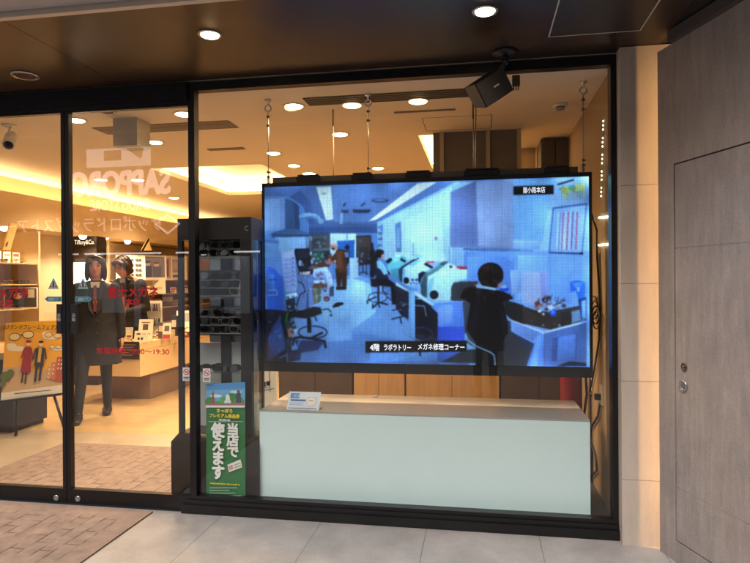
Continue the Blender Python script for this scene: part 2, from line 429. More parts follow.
slab(dr, dl0, DR, dzbot, sz-.0012, -.002, -.034); slab(dr, dl0, DR, sz+.0012, sz2-.0012, -.002, -.034); slab(dr, dl0, DR, sz2+.0012, dztop, -.002, -.034)
slab(dr, dl0+.01, DR-.01, dzbot+.01, dztop-.01, -.0032, -.0345)
dr = dr.build('door', STONE, gw)
kt, kz = pick(683, 386)
q = MB(); q.lathe([(.0, 0), (.027, 0), (.030, .003), (.028, .007), (.021, .008), (.019, .004), (0, .004)], WP(kt, kz, -.002), axis=WN, n=28)
slab(q, kt-.0035, kt+.0035, kz-.018, kz+.018, .0, .008)
slab(q, kt-.018, kt+.018, kz-.0035, kz+.0035, .0, .0075); q.build('handle', SILVER, dr)
kt, kz = pick(684, 367)
q = MB(); q.lathe([(0, 0), (.020, 0), (.021, .004), (.017, .006), (.014, .003), (0, .003)], WP(kt, kz, -.002), axis=WN, n=24); q.lathe([(0, 0), (.006, 0), (.006, .006), (0, .006)], WP(kt, kz, -.001), axis=WN, n=12)
q.build('lock', mat('dull_steel', C(110, 102, 98), .35, .9), dr)
SCR = mat('scratch', C(176, 158, 146), .7)
q = MB()
for (u0, v0, u1, v1) in ((709, 202, 715, 241), (722, 192, 729, 203), (712, 196, 713.5, 208), (686, 494, 683.5, 503), (683.5, 503, 684.5, 508), (704, 62, 705, 66)):
    a = pick(u0, v0); b = pick(u1, v1); d = Vector((b[0]-a[0], b[1]-a[1])); m_ = Vector((-d.y, d.x)).normalized()*.0011
    q.face([WP(a[0]+m_.x, a[1]+m_.y, .0006), WP(b[0]+m_.x*.3, b[1]+m_.y*.3, .0006), WP(b[0]-m_.x*.3, b[1]-m_.y*.3, .0006), WP(a[0]-m_.x, a[1]-m_.y, .0006)])
q.build('scratches', SCR, gw)
q = MB(); slab(q, .12, WLEN, WTOP+.002, WTOP+.055, .03, -.05); q.build('top_rail', mat('rail_grey', C(92, 86, 84), .45, .4, var=.1), gw)
one('bulkhead', mat('black_void', C(18, 17, 18), .6, var=.1), 'black boxed bulkhead above the brown grey splayed wall', 'bulkhead', lambda q: q.box(.933, 3.2, -3.3, -.0, WTOP+.062, 3.0))

# ================================================================== SHOPFRONT
XM = -2.571
fr = empty('shop_window', (-.5, 0, 0), 'large black framed shop window pane holding the video screen', 'shop window')
q = MB()
q.box(-1.730, -1.692, -.03, .03, .1, 2.60); q.box(.700, .7285, -.03, .05, .1, 2.60)
q.box(-1.692, .700, -.03, .03, 2.548, 2.60)
q.build('frame', BLACK, fr, bevel=.003)
q = MB(); q.box(-1.78, .7288, -.058, .05, .002, .052); q.box(-1.76, .7288, -.042, .045, .0525, .078); q.box(-1.75, .7408, -.03, .03, .0785, .1)
q.build('sill', BLACK, fr, bevel=.002)
q = MB(); q.box(-1.693, .701, -.004, .004, .098, 2.55); q.build('pane', GLASS, fr)
q = MB(); q.box(.66, .69, -.034, -.0305, .066, .074); q.build('latch', SILVER, fr)

hd = empty('door_header', (-3, 0, 2.5), 'black door header beam over the sliding glass doors', 'door header')
q = MB(); q.box(-5.6, -1.731, -.05, .06, 2.50, 2.60); q.box(-5.6, -1.731, -.032, .04, 2.478, 2.4995); q.build('beam', BLACK, hd, bevel=.003)
q = MB(); q.box(-5.6, -1.762, -.0325, .045, .001, .008); q.build('floor_track', DARK, hd)
one('shopfront_post', BLACK, 'black end post of the shopfront left of the sliding doors', 'post', lambda q: q.box(-3.60, -3.50, -.05, .06, .009, 2.477))
ow = empty('side_window', (-4.5, 0, 0), 'outer black framed glass panel beyond the left sliding door', 'shop window')
q = MB(); q.box(-5.6, -3.601, -.03, .03, .009, .09); q.box(-5.6, -5.54, -.03, .03, .091, 2.477); q.build('frame', BLACK, ow)
q = MB(); q.box(-5.54, -3.601, -.004, .004, .09, 2.477); q.build('pane', GLASS, ow)

def door(x0, x1, lab, gy, handle_u, knob_u, letters):
    d = empty('sliding_door', ((x0+x1)/2, gy, 0), lab, 'glass door', 'sliding glass doors')
    q = MB(); q.box(x0, x1, gy-.02, gy+.02, .009, .094); q.box(x0, x1, gy-.018, gy+.018, 2.464, 2.476)
    q.box(x0, x0+.026, gy-.019, gy+.019, .0942, 2.4638); q.box(x1-(.026 if x1 < -2 else .006), x1, gy-.019, gy+.019, .0942, 2.4638)
    q.build('frame', BLACK, d, bevel=.002)
    q = MB(); q.box(x0+.02, x1-.004, gy-.004, gy+.004, .09, 2.466); q.build('pane', GLASS, d)
    k = PY(knob_u[0], knob_u[1], gy-.02)
    q = MB(); q.lathe([(0, 0), (.019, 0), (.020, .004), (.014, .007), (.008, .004), (0, .004)], k, axis=(0, -1, 0), n=20); q.build('lock', SILVER, d)
    return d
YD = 0.0
dL = door(-3.49, XM-.002, 'left sliding glass door with red lettering cut off by the photo edge', YD, None, (56.3, 498), None)
dR = door(XM+.002, -1.732, 'right sliding glass door with red lettering and black push plate', YD, None, (78, 499), None)
def letters(d, sets):
    for nm, body, (u0, v0, u1, v1), m, bold in sets:
        a = PY(u0, v0, YD-.0052); b = PY(u1, v1, YD-.0052)
        text(nm, body, m, d, ((a.x+b.x)/2, YD-.0052, (a.z+b.z)/2), abs(b.x-a.x), abs(a.z-b.z), bold=bold)
letters(dR, [('shop_name', '富士メガネ', (108, 286.5, 158, 297), RED, .035), ('branch_name', '本店', (125.5, 298.5, 140, 305.5), RED, .03),
             ('opening_hours', '営業時間 10:00～19:30', (96.5, 347.5, 169, 355), RED, .012)])
letters(dL, [('shop_name', '富士メガネ', (-22, 287.5, 28.5, 298), RED, .035), ('branch_name', '本店', (-5, 299.5, 12.5, 307), RED, .03)])
PLATE = mat('push_plate', C(38, 38, 42), .3, .2)
for d, (u0, u1), nm in ((dL, (58.2, 63.6), 0), (dR, (72.2, 79), 0)):
    a = PY(u0, 304, YD-.005); b = PY(u1, 333.5, YD-.005)
    q = MB(); q.box(a.x, b.x, YD-.022, YD-.005, b.z, a.z); h = q.build('push_plate', PLATE, d, bevel=.002)
    q = MB(); q.box(a.x+.003, b.x-.003, YD-.0235, YD-.0222, b.z+.004, a.z-.004)
    q.build('plate_edge', mat('plate_face', C(24, 24, 27), .5), h)
    text('plate_text', '自\n動', mat('plate_ink', C(190, 190, 190), .6), h, ((a.x+b.x)/2, YD-.0236, (a.z+b.z)/2+.01), None, .05)
    # warning triangle and the arrow label
    tu = (53.5, 83)[d is dR]
    p3 = [(tu, 277.5), (tu+5.5, 289), (tu-5.5, 289)]
    P = lambda p, k: Vector((PY(p[0], p[1], YD-.005).x, YD-.0052-k, PY(p[0], p[1], YD-.005).z))
    art('warning_sticker', [(p3, (120, 190, 190)), ([(tu, 280), (tu+4.2, 288.2), (tu-4.2, 288.2)], (190, 205, 190)), (rect(tu-.8, 281.5, tu+.8, 287.5), (30, 60, 120)), (oval(tu-2.6, 286.6, .9, .9), (180, 60, 50)), (oval(tu+2.6, 286.6, .9, .9), (180, 60, 50))], d, to=P)
    s = -1 if d is dL else 1
    ar = [(tu-8*s, 296.5), (tu+6*s, 296.5), (tu+9*s, 299), (tu+6*s, 301.7), (tu-8*s, 301.7)]
    art('arrow_sticker', [(ar, (105, 180, 190)), ([(tu+(x-tu)*.93, 299+(y-299)*.75) for x, y in ar], (70, 130, 150))], d, to=P)
    a = PY(tu-5*s, 297.5, YD-.0062); b = PY(tu+5*s, 300.8, YD-.0062)
    text('arrow_text', '自動ドア', mat('sticker_ink', C(215, 232, 235), .6), d, ((a.x+b.x)/2, YD-.0064, (a.z+b.z)/2), abs(b.x-a.x), abs(a.z-b.z))
def nosmoke(parent, u, v, y, w_=7.6, h_=13.5):
    P = lambda p, k: Vector((PY(p[0], p[1], y).x, y-k, PY(p[0], p[1], y).z))
    c = (u, v-2.2)
    ring = oval(c[0], c[1], 3.1, 3.1, 18)
    return art('notice_sticker', [(rect(u-w_/2, v-h_/2, u+w_/2, v+h_/2), (205, 206, 205)), (ring, (190, 60, 60)), (oval(c[0], c[1], 2.3, 2.3, 18), (215, 215, 213)), (rect(c[0]-1.6, c[1]-.5, c[0]+1.6, c[1]+.4), (60, 60, 60)), (line((c[0]-2, c[1]-2), (c[0]+2, c[1]+2), .8), (190, 60, 60)), (rect(u-2.9, v+2.6, u+2.9, v+3.6), (90, 90, 90)), (rect(u-2.4, v+4.4, u+2.4, v+5.1), (120, 120, 120))], parent, to=P)
nosmoke(dR, 186.4, 374.2, YD-.0055)
nosmoke(fr, 206.6, 375.2, -.0055)

# ---- mats
def mat_mat(name, o):
    m = mat(name, (.225, .168, .145, 1), .95, var=.26, vscale=14, bump=.5, bscale=500)
    n = m.node_tree.nodes; L = m.node_tree.links; b = n['Principled BSDF']
    tc = n.new('ShaderNodeTexCoord'); br = n.new('ShaderNodeTexBrick'); br.offset = .5; br.inputs['Scale'].default_value = 1
    br.inputs['Brick Width'].default_value = .17; br.inputs['Row Height'].default_value = .085; br.inputs['Mortar Size'].default_value = .0065; br.inputs['Mortar Smooth'].default_value = .6; rot = n.new('ShaderNodeMapping'); rot.inputs['Rotation'].default_value = (0, 0, math.pi/2)
    for k, c in (('Color1', 1.0), ('Color2', .90), ('Mortar', .0)): br.inputs[k].default_value = (c, c, c, 1)
    no = n.new('ShaderNodeTexNoise'); no.inputs['Scale'].default_value = 11; no.inputs['Detail'].default_value = 5
    L.new(tc.outputs['Object'], rot.inputs[0]); L.new(rot.outputs[0], br.inputs['Vector']); L.new(tc.outputs['Object'], no.inputs['Vector'])
    mr = n.new('ShaderNodeMapRange'); mr.inputs[1].default_value = .40; mr.inputs[2].default_value = .60; mr.inputs[3].default_value = .42; mr.inputs[4].default_value = .97
    L.new(no.outputs['Fac'], mr.inputs[0])
    mxx = n.new('ShaderNodeMath'); mxx.operation = 'MAXIMUM'
    L.new(br.outputs['Color'], mxx.inputs[0]); L.new(mr.outputs[0], mxx.inputs[1])
    src = b.inputs['Base Color'].links[0].from_socket
    mm = n.new('ShaderNodeVectorMath'); mm.operation = 'SCALE'
    L.new(src, mm.inputs[0]); L.new(mxx.outputs[0], mm.inputs['Scale']); L.new(mm.outputs[0], b.inputs['Base Color'])  # grooves darkened in patches: the embossing's shade put into the colour
    bp = n.new('ShaderNodeBump'); bp.inputs['Strength'].default_value = .7; bp.inputs['Distance'].default_value = .006
    old = b.inputs['Normal'].links[0].from_socket
    L.new(mxx.outputs[0], bp.inputs['Height']); L.new(old, bp.inputs['Normal']); L.new(bp.outputs[0], b.inputs['Normal'])
    return m
MATM = mat_mat('entrance_carpet', 0); EDGE = mat('carpet_border', (.21, .155, .132, 1), .95, var=.24, vscale=14, bump=.4, bscale=500)
def floor_mat(lab, x0, x1, y0, y1, bw):
    e = empty('entrance_mat', ((x0+x1)/2, (y0+y1)/2, 0), lab, 'mat', 'brown brick patterned entrance mats')
    q = MB(); q.box(x0+bw, x1-bw, y0+bw, y1-bw, .001, .009); q.build('pile', MATM, e)
    q = MB(); B = .009
    q.box(x0, x1, y0, y0+bw, .001, B); q.box(x0, x1, y1-bw, y1, .001, B); q.box(x0, x0+bw, y0+bw, y1-bw, .001, B); q.box(x1-bw, x1, y0+bw, y1-bw, .001, B)
    q.build('border', EDGE, e, bevel=.003)
floor_mat('brown brick patterned entrance mat outside on the pavement', -4.6, -1.955, -1.75, -.07, .12)
floor_mat('brown brick patterned entrance mat inside the glass doors', -3.55, -1.9, .07, 1.27, .09)

# ================================================================== LAMPS THE PHOTO SHOWS
TRIM = mat('lamp_trim', C(222, 212, 196), .4)
GLOW = mat('lamp_glow', (1, .82, .55, 1), .5, emit=30, emcol=(1, .72, .38, 1))
def downlight(p, lab, r=.06, power=22, group='round warm ceiling downlights', trim=TRIM, glow=GLOW, sz=rad(140), dome=.012):
    e = empty('downlight', p, lab, 'downlight', group)
    q = MB(); q.lathe([(r*.82, .0), (r*.86, -.004), (r*1.12, -.006), (r*1.16, -.001), (r*1.16, .0), (r*.82, 0)], p, n=24); q.build('trim_ring', trim, e)
    q = MB(); q.lathe([(0, -.001), (r*.84, -.001), (r*.80, -.003-dome*.4), (r*.5, -.003-dome*.85), (0, -.003-dome)], p, n=20); q.build('lamp', glow, e)
    lamp_light('lamp_beam', e, Vector(p)+Vector((0, 0, -.03-dome)), power, WARM, sz, .8, r*.7)
    return e
DL = [(76, 120, 'big bright downlight just right of the dividing door stiles'), (184, 114, 'big bright downlight at the right edge of the right sliding door'),
      (155, 142, 'downlight just below and right of the white ceiling box'),
      (294, 106, 'downlight between the left and the middle hanging wire, nearest the window'), (352, 105, 'downlight close to the left of the middle hanging wire'),
      (418, 101, 'downlight midway between the middle hanging wire and the loudspeaker'), (340, 134, 'downlight above the screen on the second row, left of the middle wire'),
      (378, 168, 'downlight just above the upper screen edge, right of the middle wire'), (273.5, 153, 'small downlight beside the left hanging wire'),
      (294, 165.5, 'small downlight right of the left hanging wire and below its neighbour'), (309, 173.5, 'smallest downlight just above the screen near the left wire'),
      (101, 179.5, 'small far downlight on the left of the row seen through the right door'), (138, 180, 'small far downlight in the middle of the row seen through the right door'),
      (174, 197.8, 'small far downlight lowest at the right of the glass door')]
for u, v, lab in DL:
    p = PZ(u, v, CEIL-.001)
    if p.x < -5.25: continue
    near = p.y < 3
    downlight(p, lab, .07 if near else .08, 108 if near else 150)
    

BL = [(29, 226, 'under bulkhead lamp farthest left, over the shelf of spectacles'), (105, 235, 'under bulkhead lamp just right of the black brand sign'),
      (127, 237.5, 'under bulkhead lamp in the middle of the right hand shelf'), (153, 240, 'under bulkhead lamp farthest right beside the triangular banner')]
for u, v, lab in BL:
    p = PZ(u, v, 2.018); p.x = max(min(p.x, -5.18), -5.5)
    downlight(p, lab, .055, 55, 'lamps under the left wall bulkhead', dome=.05)
OUT = mat('soffit_lamp_trim', C(178, 172, 165), .25, .8)
for u, v, lab in ((210, 34.5, 'lit warm downlight in the dark soffit above the glass doors'), (485, 11, 'lit warm downlight in the dark soffit above the loudspeaker')):
    downlight(PZ(u, v, CEIL+.001), lab, .052, 16, 'downlights in the outdoor soffit', OUT)
# recessed grilles
def grille(p, r, lab):
    e = empty('ceiling_speaker', p, lab, 'ceiling speaker')
    q = MB(); q.lathe([(r*.8, -.001), (r*.84, -.010), (r, -.008), (r*1.06, -.0), (r*.8, 0)], p, n=28); q.build('rim', OUT, e)
    q = MB()
    for rr in (.78, .6, .42, .24): q.lathe([(r*rr, -.003), (r*rr, -.007), (r*(rr-.1), -.007), (r*(rr-.1), -.003)], p, n=24)
    q.lathe([(0, -.001), (r*.8, -.001), (r*.8, -.002), (0, -.002)], p, n=24)
    q.build('grille', mat('grille_brown', C(92, 66, 50), .5, .3), e)
grille(PZ(25, 75, CEIL+.001), .075, 'round unlit ceiling speaker grille in the soffit at the upper left')
grille(PZ(105, 110.5, CEIL-.001), .075, 'round dark ceiling speaker inside just below the door header')

# soffit access hatch: a thin pale outline
ht = MB()
a, b = PZ(548, 37.5, CEIL), PZ(641, 30, CEIL)
x0, x1, y1, y0 = a.x, b.x, (a.y+b.y)/2, -.86
for bb in ((x0, x1, y1-.006, y1), (x0, x1, y0, y0+.006), (x0, x0+.006, y0+.0062, y1-.0062), (x1-.006, x1, y0+.0042, y1-.0042)): ht.box(*bb, CEIL-.001, CEIL+.0015)
hatch = empty('access_hatch', ((x0+x1)/2, (y0+y1)/2, CEIL), 'thin pale outlined access hatch in the dark soffit at the upper right', 'hatch')
ht.build('hatch_frame', mat('hatch_edge', C(205, 196, 186), .5), hatch)
q = MB(); q.box(x0+.0065, x1-.0065, y0+.0065, y1-.0065, CEIL-.0006, CEIL+.0015); q.build('hatch_panel', mat('hatch_panel', C(46, 38, 33), .4, .2, var=.1), hatch)

# ceiling air diffusers, slots and box
VENT = mat('vent_grey', C(120, 108, 92), .6, var=.08)
VDARK = mat('vent_dark', C(62, 58, 54), .6, var=.08)
def vent(lab, x0, x1, y0, y1, m, n=4):
    e = empty('air_vent', ((x0+x1)/2, (y0+y1)/2, CEIL), lab, 'air vent', 'long air vents in the shop ceiling')
    t = .006
    q = MB(); q.box(x0, x1, y0, y0+t, CEIL-.006, CEIL-.001); q.box(x0, x1, y1-t, y1, CEIL-.006, CEIL-.001); q.box(x0, x0+t, y0+t, y1-t, CEIL-.006, CEIL-.001); q.box(x1-t, x1, y0+t, y1-t, CEIL-.006, CEIL-.001); q.build('vent_frame', m, e)
    q = MB(); q.box(x0+t, x1-t, y0+t, y1-t, CEIL-.003, CEIL-.001); q.build('backing', m, e)
    q = MB(); wd = (y1-y0-2*t)/n
    for i in range(n): q.box(x0+t, x1-t, y0+t+i*wd+.002, y0+t+(i+1)*wd-.008, CEIL-.0055, CEIL-.0032)
    q.build('slats', m, e)
vent('long grey air vent crossing the ceiling behind the white ceiling box', -2.99, -1.86, .86, 1.07, VENT)
vent('long dark air vent crossing the ceiling behind the middle hanging wire', -1.15, .10, .43, .60, VDARK)
vent('thin pale slot vent in the ceiling left of the loudspeaker', -.60, -.16, .87, .90, VENT, 1)
vent('small grey slot vent behind the right end of the door header', -2.45, -2.1, 1.75, 1.82, VENT, 1)
one('ceiling_box', mat('box_white', C(196, 190, 180), .6, var=.04), 'white boxed unit fixed to the shop ceiling behind the right glass door', 'ceiling box', lambda q: q.box(-2.675, -2.48, .655, .835, CEIL-.205, CEIL-.001), bevel=.004)
pa = PZ(498, 117, CEIL); pb = PZ(432, 128, CEIL)
def ins(q):
    for bb in ((-.42, .10, 1.08, 1.085), (-.42, .10, 1.48, 1.485), (-.42, -.415, 1.085, 1.48), (.095, .10, 1.085, 1.48)): q.box(*bb, CEIL-.0015, CEIL-.0005)
one('access_hatch', VDARK, 'thin outlined access panel in the shop ceiling left of the loudspeaker', 'hatch', ins)
p = PZ(560, 104, CEIL)
e = empty('smoke_detector', p, 'small round smoke detector on the shop ceiling right of the loudspeaker', 'smoke detector')
q = MB(); q.lathe([(0, 0), (.05, 0), (.05, -.014), (.046, -.02), (0, -.02)], p, n=24); q.build('base', WHITE, e)
q = MB(); q.lathe([(0, -.02), (.032, -.02), (.028, -.04), (0, -.042)], p, n=24); q.build('sensor', mat('sensor_grey', C(150, 140, 125), .5), e)

# spotlight style camera on the ceiling at far left
p = PZ(9, 125, CEIL-.001)
e = empty('security_camera', p, 'white security camera hanging from the shop ceiling at far left', 'security camera')
q = MB(); q.lathe([(0, 0), (.05, 0), (.05, -.008), (.04, -.014), (0, -.014)], p, n=24); q.cyl(p+Vector((.02, 0, -.012)), p+Vector((-.005, -.01, -.075)), .009); q.build('mount', WHITE, e)
q = MB(); ax = Vector((.30, -.55, -.55)).normalized(); c0 = p+Vector((-.035, .07, -.06)); q.lathe([(0, 0), (.036, 0), (.044, .02), (.044, .15), (.038, .158), (.034, .15), (0, .15)], c0, axis=ax, n=20); q.build('housing', WHITE, e)
q = MB(); q.lathe([(0, .151), (.033, .151), (.030, .154), (0, .156)], c0, axis=ax, n=20); q.build('lens', mat('lens_black', C(15, 15, 18), .1), e)

# ================================================================== VIDEO SCREEN
YT = .40
def TVP(u, v): return PY(u, v, YT)
tl, trr, bl_, brr = TVP(265.5, 187), TVP(590, 176.5), TVP(264.5, 363), TVP(588.5, 365.5)
SX0, SX1 = (tl.x+bl_.x)/2, (trr.x+brr.x)/2; SZ1 = (tl.z+trr.z)/2; SZ0 = (bl_.z+brr.z)/2
# polygons of the picture on the screen, in photo pixels
TVPOLY = []
def A(col, *pts): TVPOLY.append((list(pts), col))
def S(col, wd, *pts):
    for a, b in zip(pts, pts[1:]): TVPOLY.append((line(a, b, wd), col))
def O(col, x, y, rx, ry=None): TVPOLY.append((oval(x, y, rx, ry or rx, 18), col))
A((96,140,208), (262,184),(592,174),(592,368),(262,368))
# ceiling
A((92,128,192), (262,186),(440,180),(455,182),(383,219),(378,224),(309,224),(303,206),(290,197),(262,196))
A((70,104,168), (290,197),(303,206),(309,224),(315,224),(311,203),(300,190))
A((105,142,205), (332,186),(416,183),(366,222),(334,222))
A((232,248,255), (316,187),(331,186.5),(333.5,219.5),(326,220.5))
A((150,180,215), (321,193),(326,192.5),(327,194),(322,194.5))
A((240,252,255), (418,183),(437,182),(376.5,219.5),(368,221.5))
O((62,88,140), 380,200.5,9,2.2); O((110,145,200), 380,200.2,5.5,1.2)
S((40,55,95), 1.4, (343,206),(346,203)); S((40,55,95), 1.4, (361,206),(365,203)); A((45,62,98), (352,209.5),(371,209.5),(369,213),(354,213)); A((60,80,120), (341,210),(349,210),(348,213),(342,213))
A((150,185,225), (340,215),(342.5,212),(343,227),(339.5,227))
# left block, hood
A((118,155,214), (262,196),(287,197),(289,233),(262,233)); A((140,175,228), (262,199),(280,199),(281,230),(262,230))
A((60,98,150), (285,198),(293,201),(296,230),(285,230)); A((46,78,128), (293,201),(299,206),(300,231),(296,231))
A((70,110,160), (285,229),(297,229),(309,233),(309,237),(272,237),(271,233)); A((52,86,132), (271,234.5),(309,234.5),(309,237.2),(272,237.2))
S((140,185,230), 4, (299,217),(308,214.5),(317,216),(321,222)); S((90,135,190), 2, (299,219),(310,217),(318,219.5)); A((130,170,215), (318,219),(324,219),(323,224),(319,224))
A((60,92,150), (309,224),(379,224),(379,233),(309,233)); A((75,108,165), (309,224),(379,224),(379,227),(309,227))
A((128,166,224), (275,237),(309,237),(309,262),(275,258)); A((110,150,212), (262,240),(276,242),(276,246),(262,246))
A((62,84,118), (309,233),(330,233),(330,266),(309,266)); A((78,92,112), (312,236),(322,236),(322,254),(312,254)); A((38,84,84), (310,251),(330,250),(330,266),(310,266))
A((205,235,255), (330,233.5),(356,233.5),(356,262),(330,262)); A((40,112,206), (337,241),(354.5,240),(354.5,258),(337,258)); A((150,190,225), (346,233.5),(348,233.5),(348,241),(346,241))
A((44,46,60), (356,236),(371,235),(373,264),(356,266)); A((74,66,72), (358,240),(365,239),(366,250),(358,251)); A((30,38,52), (366,243),(373,243),(376,264),(366,264))
A((150,192,236), (377,222),(383,220),(385,252),(378,252)); 
for k in range(4): A((88,120,170), (378,226+6*k),(382.5,226+6*k),(382.5,228.5+6*k),(378,228.5+6*k))
O((90,130,190), 383,228,3.2,4)
# right wall
A((150,192,244), (383,220),(455,182),(592,177),(592,366),(470,366),(400,275),(383,258)); A((178,220,252), (386,221),(452,186),(452,262),(386,258))
A((190,230,255), (392,226),(440,205),(445,262),(395,258))
A((96,136,196), (395,224),(401,221.5),(401.5,252),(396,252)); A((130,175,225), (396.8,228),(399.5,227),(400,248),(397,248))
A((200,230,250), (411,236.5),(415,236),(415.5,243),(411.5,243.5)); S((110,150,200), .8, (413,243),(413.5,256)); O((170,130,170), 436,238.5,1.5,2); O((170,150,190), 396,245,1,2)
S((120,165,215), .8, (449,247),(450,266))
# lavender cabinet and far right wall
A((138,158,214), (450.5,192),(476,181),(520,179),(520,250),(513,249.8),(450,247)); A((150,170,220), (476,181.5),(518,180),(518,247),(478,246)); A((118,140,202), (450.5,192),(476,181),(478,246.5),(450,247))
A((132,182,238), (513,180),(556,178.3),(540,250),(513,249)); A((142,180,236), (513,240),(540,240),(538,248.5),(513,248.5))
A((88,120,184), (463,248),(534,250),(530,253),(512,252.5),(463,250)); A((128,172,240), (464,251),(592,251),(592,330),(464,330)); A((112,158,234), (464,251),(520,252.5),(500,275),(464,280))
A((140,186,246), (518,255),(548,255),(546,300),(518,300))
A((150,188,242), (556,179),(592,177),(592,205),(546,210)); A((70,100,160), (552.5,207.5),(587,203),(582.5,254.5),(548.5,253.3)); A((140,182,244), (553.8,209),(586,204.8),(581.6,252.3),(549.8,251.6))
A((165,198,246), (558,212),(582,208.5),(579,249.5),(556,249))
for x0, x1, c in ((563.5,561.5,(150,70,120)),(568.5,566.5,(176,58,96)),(573,571.3,(90,70,150)),(577.3,575.8,(165,60,100)),(560.5,558.6,(100,110,180))): S(c, 1.1, (x0,211.5),(x1,249.5))
S((52,74,124), 1.3, (549,252.8),(582,254)); O((30,36,60), 581.5,253.5,1.8,1.3)
A((182,200,130), (562,187),(584,183),(586,193),(564,200)); O((172,190,88), 564,190.5,3,3.6); O((110,170,150), 572,188,4,3); A((140,170,200), (566,193),(583,190),(582,199),(567,202)); S((36,40,60), 1.6, (557.5,184.6),(574,179.6))
A((12,12,18), (513.4,186.2),(553.6,185),(553.6,194),(513.4,195))
# floor
A((122,165,226), (300,300),(318,284),(352,274),(378,280),(396,306),(414,330),(436,352),(456,364),(300,366),(278,366),(290,335)); A((152,198,246), (322,288),(352,278),(370,284),(376,312),(352,330),(322,322)); A((176,216,252), (352,280),(364,281),(366,300),(352,306)); A((100,142,208), (300,338),(360,332),(420,345),(440,364),(290,366))
A((136,178,236), (330,320),(350,316),(352,340),(326,342))
def FR(ox, oy, k):      # a close-up frame of the picture: origin and scale
    T = lambda p: (ox+p[0]/k, oy+p[1]/k)
    def a(col, *pts): TVPOLY.append(([T(p) for p in pts], col))
    def s(col, wd, *pts):
        for p, q_ in zip(pts, pts[1:]): TVPOLY.append((line(T(p), T(q_), wd/k), col)); TVPOLY.append((oval(*T(q_), wd/k/2, wd/k/2, 8), col))
    def o(col, x, y, rx, ry=None): TVPOLY.append((oval(*T((x, y)), rx/k, (ry or rx)/k, 18), col))
    def ring(col, wd, x, y, rx, ry, a0=0, a1=6.2832): s(col, wd, *[(x+rx*math.cos(a0+(a1-a0)*i/22), y+ry*math.sin(a0+(a1-a0)*i/22)) for i in range(23)])
    return a, s, o, ring
a_, s_, o_, r_ = FR(265, 230, 6.818)
# left wall, worktops, standing man
a_((120,165,225), (-20,60),(100,70),(100,190),(-20,190)); a_((90,130,190), (-20,58),(100,78),(100,92),(-20,84)); a_((150,190,238), (95,50),(300,46),(300,150),(95,150)); a_((120,150,200), (270,46),(300,46),(300,125),(280,125))
a_((84,92,108), (300,46),(440,30),(440,215),(305,215)); a_((70,78,90), (320,60),(420,55),(420,120),(325,125)); a_((100,108,126), (330,128),(440,122),(440,140),(330,146)); a_((30,78,74), (325,146),(440,142),(440,215),(340,220)); a_((46,98,84), (340,150),(380,148),(385,200),(345,205)); a_((20,44,50), (400,146),(440,145),(440,210),(405,212))
a_((20,24,40), (205,128),(300,124),(318,200),(312,278),(230,280),(200,150)); a_((36,46,72), (214,140),(292,136),(300,190),(222,196)); o_((150,190,225), 240,225,13,22); o_((140,180,220), 320,215,9,18); o_((170,200,230), 312,160,8,14); a_((28,40,60), (240,250),(310,248),(330,280),(236,284))
a_((26,30,48), (230,285),(330,275),(322,306),(228,306)); a_((235,210,215), (236,288),(312,280),(304,302),(234,304)); a_((84,54,46), (330,222),(430,215),(440,250),(330,256)); a_((150,88,80), (310,252),(350,244),(352,266),(316,272)); a_((176,112,104), (410,200),(470,190),(476,230),(420,236)); a_((120,60,60), (425,170),(450,165),(460,190),(432,196))
a_((112,140,204), (228,306),(330,300),(330,545),(228,545)); a_((96,124,190), (280,306),(300,306),(300,545),(280,545)); a_((176,204,246), (330,268),(420,250),(445,300),(465,390),(430,390),(415,330),(345,330),(325,310)); a_((132,164,226), (345,290),(410,280),(420,330),(345,340)); a_((150,90,110), (350,302),(398,296),(400,306),(352,312)); a_((200,220,250), (330,345),(410,340),(400,372),(380,360),(340,368)); a_((104,70,60), (330,366),(420,360),(425,392),(332,398)); a_((130,120,88), (328,398),(350,398),(352,500),(330,505)); a_((92,108,96), (352,398),(384,396),(380,495),(356,500)); a_((150,176,226), (386,396),(440,390),(440,470),(400,480)); a_((60,80,120), (440,390),(470,380),(468,450),(440,455)); o_((120,70,80), 420,470,22,18); a_((200,210,240), (420,250),(450,300),(462,360),(446,372),(436,320))
a_((110,150,220), (10,190),(110,185),(130,545),(10,545)); a_((60,110,215), (14,250),(60,260),(124,330),(132,545),(14,545)); a_((84,140,232), (18,300),(60,300),(70,410),(20,420)); s_((200,220,245), 4, (18,412),(80,412),(84,440),(20,446)); s_((30,40,90), 5, (30,340),(80,338)); a_((160,180,238), (110,150),(200,140),(222,380),(215,420),(140,425),(118,260)); a_((186,204,246), (130,150),(195,142),(200,185),(134,192))
for k in range(7): s_((96,116,186), 2.5, (122+2*k, 205+30*k),(214, 198+30*k)); o_((60,80,140), 190, 190+30*k, 5, 4)
a_((200,230,250), (140,440),(215,425),(225,450),(150,470)); a_((36,46,70), (140,480),(200,460),(210,545),(150,545)); s_((30,36,60), 7, (225,350),(260,370),(275,420),(240,440),(215,520)); s_((40,50,80), 4, (290,545),(290,420),(310,404),(330,420))
